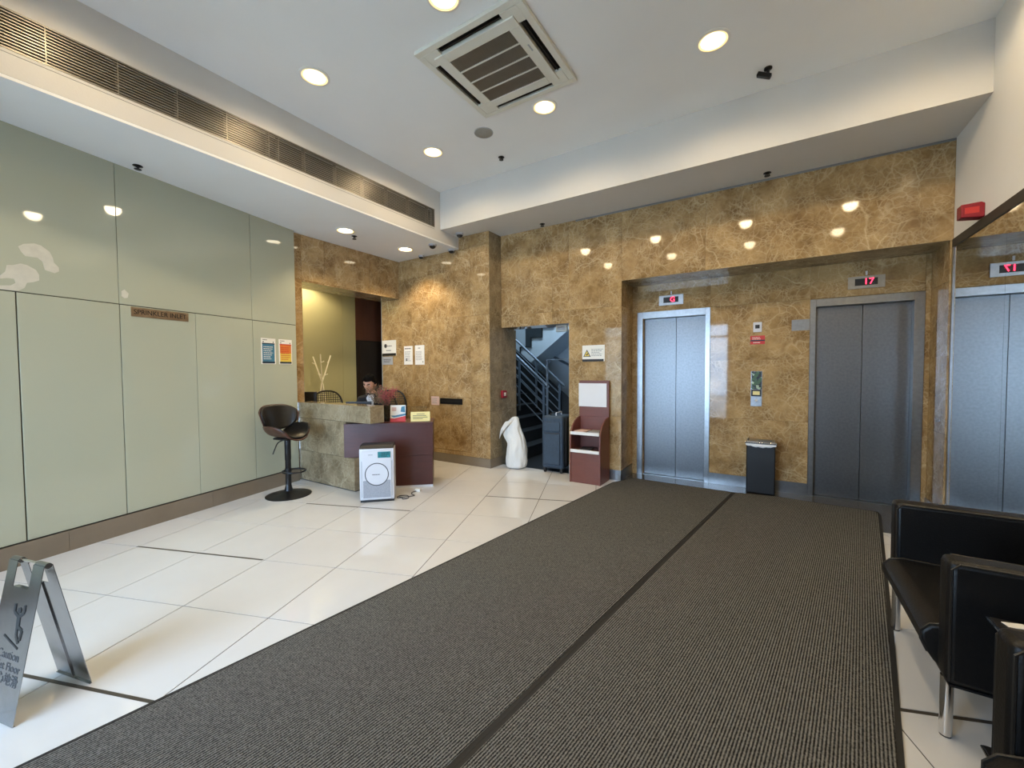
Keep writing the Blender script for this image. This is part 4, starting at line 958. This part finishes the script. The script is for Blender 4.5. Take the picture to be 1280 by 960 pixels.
def seat_pt(u, w, off=0.0):
    # u across -1..1, w front(-1)..back(+1)
    hw = 0.25*math.sqrt(max(0.05, 1-0.62*abs(w)**3.2)); 
    a = u*hw
    lift = 0.145*abs(u)**2.6*(0.75+0.25*(1-w*w))
    x = math.copysign(abs(a)*(1-0.10*abs(u)**3), a)
    y = 0.215*w*(1-0.18*abs(u)**2)
    z = 0.665+lift - 0.05*max(0, -w-0.55)**1.5*2 + 0.025*max(0, w-0.4)
    return (x, y, z+off)
NS = 15
MB().grid([[seat_pt(-1+2*i/(NS-1), -1+2*j/(NS-1), 0) for j in range(NS)] for i in range(NS)]).build('seat_shell', M_wood, bs, solid=0.016, subdiv=1)
MB().grid([[seat_pt((-1+2*i/(NS-1))*0.95, (-1+2*j/(NS-1))*0.94, 0.020) for j in range(NS)] for i in range(NS)]).build('seat_pad', M_leather2, bs, solid=0.026, subdiv=1)
def back_pt(a, w, r=0.0):
    # a: -1..1 around, w: -1..1 up
    ang = a*math.radians(62)*math.sqrt(max(0.05, 1-0.5*abs(w)**3))
    R_ = 0.235+r+0.03*w
    return (math.sin(ang)*R_*1.06, 0.005+math.cos(ang)*R_*0.86, 0.878+0.148*w*math.sqrt(max(0.06, 1-0.55*abs(a)**3)))
MB().grid([[back_pt(-1+2*i/(NS-1), -1+2*j/(NS-1), 0.012) for j in range(NS)] for i in range(NS)]).build('back_shell', M_wood, bs, solid=0.014, subdiv=1)
MB().grid([[back_pt((-1+2*i/(NS-1))*0.96, (-1+2*j/(NS-1))*0.95, -0.006) for j in range(NS)] for i in range(NS)]).build('back_pad', M_leather2, bs, solid=0.030, subdiv=1)
MB().tube(smooth_pts([(0, 0.12, 0.65), (0, 0.235, 0.69), (0, 0.245, 0.80)], 4), 0.016, 8).build('back_bracket', M_blackm, bs)
MB().box(-0.09, 0.09, -0.09, 0.12, 0.635, 0.656).build('seat_plate', M_blackm, bs, bevel=0.004)

# ------------------------------------------------------------------ leaflet stand, suitcase, sack, bin
ls = thing('leaflet_stand', 'tall red-brown wooden leaflet stand beside the stair opening', 'stand', (-1.93, 4.69, 0), 0)
prof = [(0.0, 0.0), (0.33, 0.0), (0.33, 0.80), (0.24, 0.79), (0.14, 0.755), (0.06, 0.69), (0.01, 0.60), (0.0, 0.52)]
for sx in (-0.20, 0.182): MB().prism(prof, sx, sx+0.018, axis='x').build('side_panel', M_maho2, ls, bevel=0.0015)
MB().box(-0.182, 0.182, 0.012, 0.030, 0.0, 0.40).build('front_panel', M_maho2, ls, bevel=0.001)
MB().box(-0.20, 0.20, 0.312, 0.332, 0.60, 1.26).build('back_board', M_maho2, ls, bevel=0.002)
MB().box(-0.182, 0.182, 0.30, 0.312, 0.0, 0.80).build('inner_back', M_maho2, ls, smooth=False)
for z in (0.40, 0.62): 
    MB().box(-0.182, 0.182, 0.03, 0.30, z-0.018, z).build('shelf', M_maho2, ls, smooth=False)
    MB().box(-0.186, 0.186, -0.012, 0.010, z-0.02, z+0.016).build('shelf_lip', M_paper, ls, bevel=0.001)
    MB().box(-0.181, 0.181, 0.008, 0.05, z+0.001, z+0.008).build('label_strip', M_paper, ls, smooth=False)
po_ = thing('poster_sheet', 'white glossy sheet fixed to the top of the leaflet stand', 'poster', (-1.945, 4.996, 0.925), 0)
MB().box(-0.19, 0.185, -0.002, 0.0, 0, 0.30).build('sheet', mat('glossy_sheet', rgb(232, 232, 234), 0.12, var=0.01), po_, smooth=False)
rn = random.Random(2)
for k, (x, y, z, lab) in enumerate(((-0.08, 0.12, 0.62, 'leaflet stack on the upper tray, left one'), (0.09, 0.14, 0.62, 'leaflet stack on the upper tray, right one'), (-0.02, 0.13, 0.40, 'dark leaflet stack on the lower tray'))):
    t = thing('leaflet_stack', lab + ' of the leaflet stand', 'leaflets', (-1.93+x, 4.69+y, z+0.0085), 0.1*k-0.1, 'leaflets on the stand')
    for q in range(3): MB().box(-0.07, 0.07, -0.09, 0.09, q*0.004, q*0.004+0.0035, T=Matrix.Rotation(rn.uniform(-.1, .1), 4, 'Z')).build('leaflet', (M_pink, M_ink2, M_ink)[k], t, smooth=False)

sc = thing('suitcase', 'blue-grey soft suitcase standing in the stair opening', 'suitcase', (-2.515, 5.14, 0), math.radians(3))
MB().box(-0.155, 0.155, -0.19, 0.19, 0.06, 0.775).build('body', M_bluegrey, sc, bevel=0.035, seg=4)
MB().box(-0.12, 0.12, -0.212, -0.185, 0.12, 0.54).build('front_pocket', M_bluegrey, sc, bevel=0.014, seg=3)
MB().box(-0.12, 0.12, -0.207, -0.185, 0.57, 0.70).build('top_pocket', M_bluegrey, sc, bevel=0.012, seg=3)
MB().tube([(-0.115, -0.209, 0.55), (0.115, -0.209, 0.55)], 0.004, 6).build('zip', M_ink, sc)
for sy in (-0.185, 0.185): MB().tube([(0.158*c, sy*0.45, z) for c, z in ((1, 0.10), (1, 0.74), (-1, 0.74))][:2], 0.006, 6).build('edge_piping', M_ink, sc)
hd = MB(); hd.tube(smooth_pts([(-0.06, -0.10, 0.775), (-0.06, -0.07, 0.80), (-0.06, 0.07, 0.80), (-0.06, 0.10, 0.775)], 4), 0.011, 8); hd.build('carry_handle', M_black, sc)
hd = MB(); hd.tube([(0.02, -0.09, 0.77), (0.02, -0.09, 0.812), (0.02, 0.09, 0.812), (0.02, 0.09, 0.77)], 0.009, 8); hd.build('pull_handle', M_silver, sc)
for sx in (-0.12, 0.12):
    for sy in (-0.15, 0.15):
        wl_ = MB().box(sx-0.018, sx+0.018, sy-0.022, sy+0.022, 0.04, 0.07).build('wheel_fork', M_black, sc, bevel=0.003)
        MB().lathe([(0.003, -0.012), (0.025, -0.012), (0.025, 0.012), (0.003, 0.012)], 16, T=Matrix.Translation((sx, sy, 0.025)) @ Matrix.Rotation(PI/2, 4, 'Y')).build('wheel', M_black, wl_)

bg = thing('woven_sack', 'white woven plastic sack slumped against the grey marble reveal', 'sack', (-3.10, 4.985, 0))
prof_s = [(0.0, -0.12, 0.13, 0.13), (0.03, -0.155, 0.16, 0.15), (0.10, -0.150, 0.170, 0.155), (0.18, -0.145, 0.172, 0.155), (0.26, -0.135, 0.168, 0.15), (0.33, -0.125, 0.158, 0.14), (0.385, -0.135, 0.145, 0.13),
          (0.43, -0.185, 0.132, 0.125), (0.47, -0.215, 0.118, 0.115), (0.52, -0.212, 0.098, 0.105), (0.57, -0.195, 0.078, 0.095), (0.62, -0.165, 0.062, 0.08), (0.665, -0.12, 0.052, 0.065), (0.705, -0.075, 0.042, 0.05), (0.735, -0.045, 0.03, 0.03)]
m = MB(); RR = []; NK = 56
for i, (z, xa, xb, ry) in enumerate(prof_s):
    row = []
    for k in range(NK):
        a = 2*PI*k/NK
        q = Vector((math.cos(a)*1.6, math.sin(a)*1.6, z*5))
        crease = abs(noise.noise(q*1.3+Vector((3, 1, 7))))*0.34 + noise.noise(q*3.1)*0.08
        w = 1.04-crease if 0 < i < len(prof_s)-1 else 1
        row.append(m.v(((xa+xb)/2+math.cos(a)*(xb-xa)/2*w, math.sin(a)*ry*w, z+(0.014*noise.noise(q*2) if 0 < i < len(prof_s)-1 else 0))))
    RR.append(row)
for A, B in zip(RR, RR[1:]):
    for k in range(NK): m.f([A[k], A[(k+1) % NK], B[(k+1) % NK], B[k]])
m.f(RR[0][::-1]); m.f(RR[-1])
m.build('sack_body', M_bag, bg, subdiv=1)
m = MB(); P = []
for i in range(9):
    row = []
    for j in range(5):
        u, w = i/8, j/4
        row.append((-0.222+0.10*u+0.13*w*u, -0.085-0.05*math.sin(u*PI)-0.02*w, 0.435+0.235*u+0.02*w-0.05*w*(1-u)+0.01*noise.noise(Vector((u*6, w*6, 0)))))
    P.append(row)
m.grid(P); m.build('folded_mouth', M_bag, bg, solid=0.006, subdiv=1)

bn = thing('rubbish_bin', 'slim black rubbish bin with a steel rim between the two lifts', 'bin', (-0.10, 5.39, 0.0085), 0)
MB().box(-0.138, 0.138, -0.10, 0.10, 0, 0.555).build('body', M_black, bn, bevel=0.01)
li = MB(); P = []
for k in range(13):
    x = -0.145+0.29*k/12; P.append([(x, -0.104, 0.556), (x, -0.107, 0.548-0.018*math.sin(PI*k/12)-0.004*math.sin(k*2.1)-0.012)])
li.grid(P); li.build('liner', M_liner, bn, solid=0.002)
rm_ = MB(); rm_.box(-0.15, 0.15, -0.112, 0.112, 0.556, 0.578); rm_.build('rim', M_chrome, bn, bevel=0.004)
MB().box(-0.135, 0.135, -0.095, 0.095, 0.5785, 0.584).build('lid', M_steel, bn, bevel=0.002)
MB().box(-0.13, -0.115, -0.08, 0.08, 0.584, 0.592).build('lid_tab', M_black, bn, smooth=False)
MB().box(-0.03, 0.10, -0.07, -0.03, 0.584, 0.596, T=Matrix.Rotation(0.1, 4, 'Z')).build('ash_slot', M_steel, bn, bevel=0.002)

# ------------------------------------------------------------------ wet floor sign
wf_ = thing('wet_floor_sign', 'folding stainless steel caution wet floor sign near the left wall', 'floor sign', (-2.665, 0.357, 0), math.radians(14.5))
hw, hd_, hz = 0.124, 0.1225, 0.60
def leaf(sgn):
    m = MB(); tn = math.atan2(hd_-0.012, hz)
    L = math.hypot(hd_-0.012, hz-0.004)
    M = Matrix.Translation((0, sgn*0.012, hz)) @ Matrix.Rotation(sgn*tn, 4, 'X')
    mm = MB(M)
    zt = -0.004
    mm.box(-hw, hw, -0.0012, 0.0012, -L, -0.105)
    mm.box(-hw, -0.062, -0.0012, 0.0012, -0.105, zt); mm.box(0.05, hw, -0.0012, 0.0012, -0.105, zt)
    mm.prism([(0.05, -0.105), (0.05, -0.075), (0.028, -0.088), (0.02, -0.105)], -0.0012, 0.0012, axis='y') if False else None
    return mm, M
for sgn in (-1, 1):
    mm, M = leaf(sgn)
    lf = mm.build('leaf', M_sign, wf_, smooth=False)
    MB(M).box(-hw, hw, (-0.007 if sgn > 0 else -0.001), (0.001 if sgn > 0 else 0.007), -0.6095, -0.6055).build('leaf_hem', M_sign, lf, smooth=False)
    MB(M).box(0.0, 0.003, (-0.006 if sgn > 0 else 0.0), (0.0 if sgn > 0 else 0.006), -0.60, -0.11).build('leaf_rib', M_sign, lf, smooth=False)
    if sgn < 0:
        MB(M).box(-0.062, 0.05, -0.001, 0.018, -0.1065, -0.1045).build('handle_tab', M_sign, lf, smooth=False)
        y = -0.0022
        pic = MB(M)
        def limb(*pts, r=0.006): pic.tube([(a, y, b) for a, b in pts], r, 6)
        pic.lathe([(0.001, -0.001), (0.012, -0.001), (0.012, 0.001), (0.001, 0.001)], 16, T=Matrix.Translation((0.022, y, -0.190)) @ Matrix.Rotation(PI/2, 4, 'X'))
        pic.prism([(0.012, -0.205), (0.034, -0.207), (0.040, -0.250), (0.020, -0.255)], y-0.001, y+0.001, axis='y')
        for q in (((0.014, -0.210), (-0.010, -0.200), (-0.012, -0.168)), ((0.034, -0.210), (0.055, -0.192), (0.052, -0.165)), ((0.034, -0.252), (0.062, -0.262), (0.058, -0.300)), ((0.026, -0.252), (0.030, -0.285), (0.052, -0.312))):
            for a, b in zip(q, q[1:]):
                d = Vector((b[0]-a[0], 0, b[1]-a[1])).normalized(); nx, nz = -d.z*0.006, d.x*0.006
                pic.prism([(a[0]+nx, a[1]+nz), (a[0]-nx, a[1]-nz), (b[0]-nx, b[1]-nz), (b[0]+nx, b[1]+nz)], y-0.001, y+0.001, axis='y')
        pic.prism([(-0.05, -0.300), (0.055, -0.335), (0.055, -0.328), (-0.05, -0.293)], y-0.001, y+0.001, axis='y')
        pic.build('slipping_figure', M_black_ink, lf, smooth=False)
        for s_, z, sz in (('Caution', -0.365, 0.046), ('Wet Floor', -0.408, 0.044), ('小心地滑', -0.455, 0.048)):
            t_ = text('lettering', s_, sz, M_ink, lf, (0, 0, 0)); t_.matrix_local = M @ Matrix.Translation((0.005, -0.0016, z)) @ Matrix.Rotation(PI/2, 4, 'X')
MB().tube([(-hw, 0, hz-0.006), (-0.064, 0, hz-0.006)], 0.012, 14).build('hinge', M_sign, wf_)
MB().tube([(0.052, 0, hz-0.006), (hw, 0, hz-0.006)], 0.012, 14).build('hinge', M_sign, wf_)
MB().tube([(-hw, 0, hz-0.004), (hw, 0, hz-0.004)], 0.005, 8).build('hinge_pin', M_chrome, wf_)

# ------------------------------------------------------------------ entrance mats
def inset(poly, d):
    n = len(poly); out = []
    sg = 1 if area(poly) > 0 else -1
    for i in range(n):
        p0, p1, p2 = Vector((*poly[i-1], 0)), Vector((*poly[i], 0)), Vector((*poly[(i+1) % n], 0))
        a = (p1-p0).normalized(); b_ = (p2-p1).normalized(); na = Vector((-a.y, a.x, 0))*sg; nb = Vector((-b_.y, b_.x, 0))*sg
        k = (na+nb); k = k/max(0.3, k.dot(na)); q = p1+k*d; out.append((q.x, q.y))
    return out
def entrance_mat(label, poly):
    rz = -math.radians(8.0); o = thing('entrance_mat', label, 'mat', (poly[0][0], poly[0][1], 0.0006), rz, 'two grey ribbed entrance mats')
    c, s_ = math.cos(-rz), math.sin(-rz)
    lp = [((x-poly[0][0])*c-(y-poly[0][1])*s_, (x-poly[0][0])*s_+(y-poly[0][1])*c) for x, y in poly]
    MB().prism(lp, 0, 0.006).build('rubber_border', M_matedge, o, smooth=False)
    MB().prism(inset(lp, 0.020), 0.006, 0.0085).build('ribbed_pile', M_mat, o, smooth=False)
entrance_mat('grey ribbed entrance mat, left one running past the leaflet stand', [(-2.43, -1.2), (-1.242, -1.2), (-0.354, 5.215), (-1.515, 5.245), (-1.585, 5.045), (-1.655, 4.92)])
entrance_mat('grey ribbed entrance mat, right one running to the right lift', [(-1.241, -1.2), (-0.075, -1.2), (0.409, 1.906), (0.547, 2.795), (0.829, 4.726), (0.884, 5.112), (0.878, 5.215), (0.02, 5.285), (-0.353, 5.215)])

# ------------------------------------------------------------------ armchairs and side table
ar = thing('armchair', 'black leather armchair on steel legs against the mirror, farther one', 'armchair', (0.912, 2.53, 0), -PI/2, 'black leather armchairs along the mirror')
for sx in (-1, 1):
    x0_, x1_ = sorted((sx*0.335, sx*0.435))
    arm = MB().box(x0_, x1_, -0.36, 0.36, 0.235, 0.695).build('arm', M_leather, ar, bevel=0.022, seg=3)
    for xx in (x0_, x1_):
        pp = [(xx, -0.352, 0.25), (xx, -0.352, 0.665), (xx, -0.33, 0.687), (xx, 0.35, 0.687)]
        MB().tube(pp, 0.0045, 6).build('piping', M_piping, arm)
sp_ = [(-0.36, 0.245), (-0.385, 0.285), (-0.405, 0.33), (-0.405, 0.365), (-0.38, 0.395), (-0.33, 0.408), (0.10, 0.398), (0.235, 0.385), (0.235, 0.245)]
MB().prism(sp_, -0.333, 0.333, axis='x').build('seat_cushion', M_leather, ar, bevel=0.012, seg=3)
for sx in (-0.325, 0.325): MB().tube([(sx, y, z+0.002) for y, z in sp_[1:7]], 0.0045, 6).build('seat_piping', M_piping, ar)
MB().box(-0.333, 0.333, 0.235, 0.36, 0.235, 0.695).build('backrest', M_leather, ar, bevel=0.022, seg=3)
MB().box(-0.43, 0.43, -0.35, 0.35, 0.228, 0.236).build('base_frame', M_blackm, ar, smooth=False)
for sx in (-0.385, 0.365):
    for sy in (-0.338, 0.33):
        lg = MB().tube([(sx, sy, 0.006), (sx, sy, 0.232)], 0.019, 16).build('leg', M_chrome, ar)
        MB().tube([(sx, sy, 0.0), (sx, sy, 0.008)], 0.0175, 14).build('foot_pad', M_black, lg)
dup(ar, (0.885, 1.215, 0), -PI/2, 'black leather armchair at the lower right edge, nearest the camera')
tb = thing('side_table', 'low dark side table between the two black armchairs', 'table', (0.86, 1.865, 0))
MB().box(-0.225, 0.30, -0.165, 0.165, 0.535, 0.55).build('table_top', M_black, tb, bevel=0.002)
MB().tube([(-0.226, -0.165, 0.5425), (-0.226, 0.165, 0.5425)], 0.006, 8).build('metal_edge', M_chrome, tb)
MB().box(-0.232, 0.30, -0.16, 0.16, 0.085, 0.10).build('lower_shelf', M_black, tb, bevel=0.002)
MB().tube([(-0.233, -0.16, 0.0925), (-0.233, 0.16, 0.0925)], 0.005, 8).build('metal_edge', M_chrome, tb)
MB().box(0.02, 0.26, -0.02, 0.02, 0.10, 0.535).build('support', M_black, tb, smooth=False)
for sx in (-0.02, 0.28): MB().box(sx-0.015, sx+0.015, -0.14, 0.14, 0.0, 0.085).build('foot', M_black, tb, smooth=False)
cd = thing('name_card', 'small white card lying on the dark side table', 'card', (0.685, 1.995, 0.551), 0.3)
MB().box(-0.028, 0.028, -0.016, 0.016, 0, 0.0015).build('card', M_paper, cd, smooth=False)
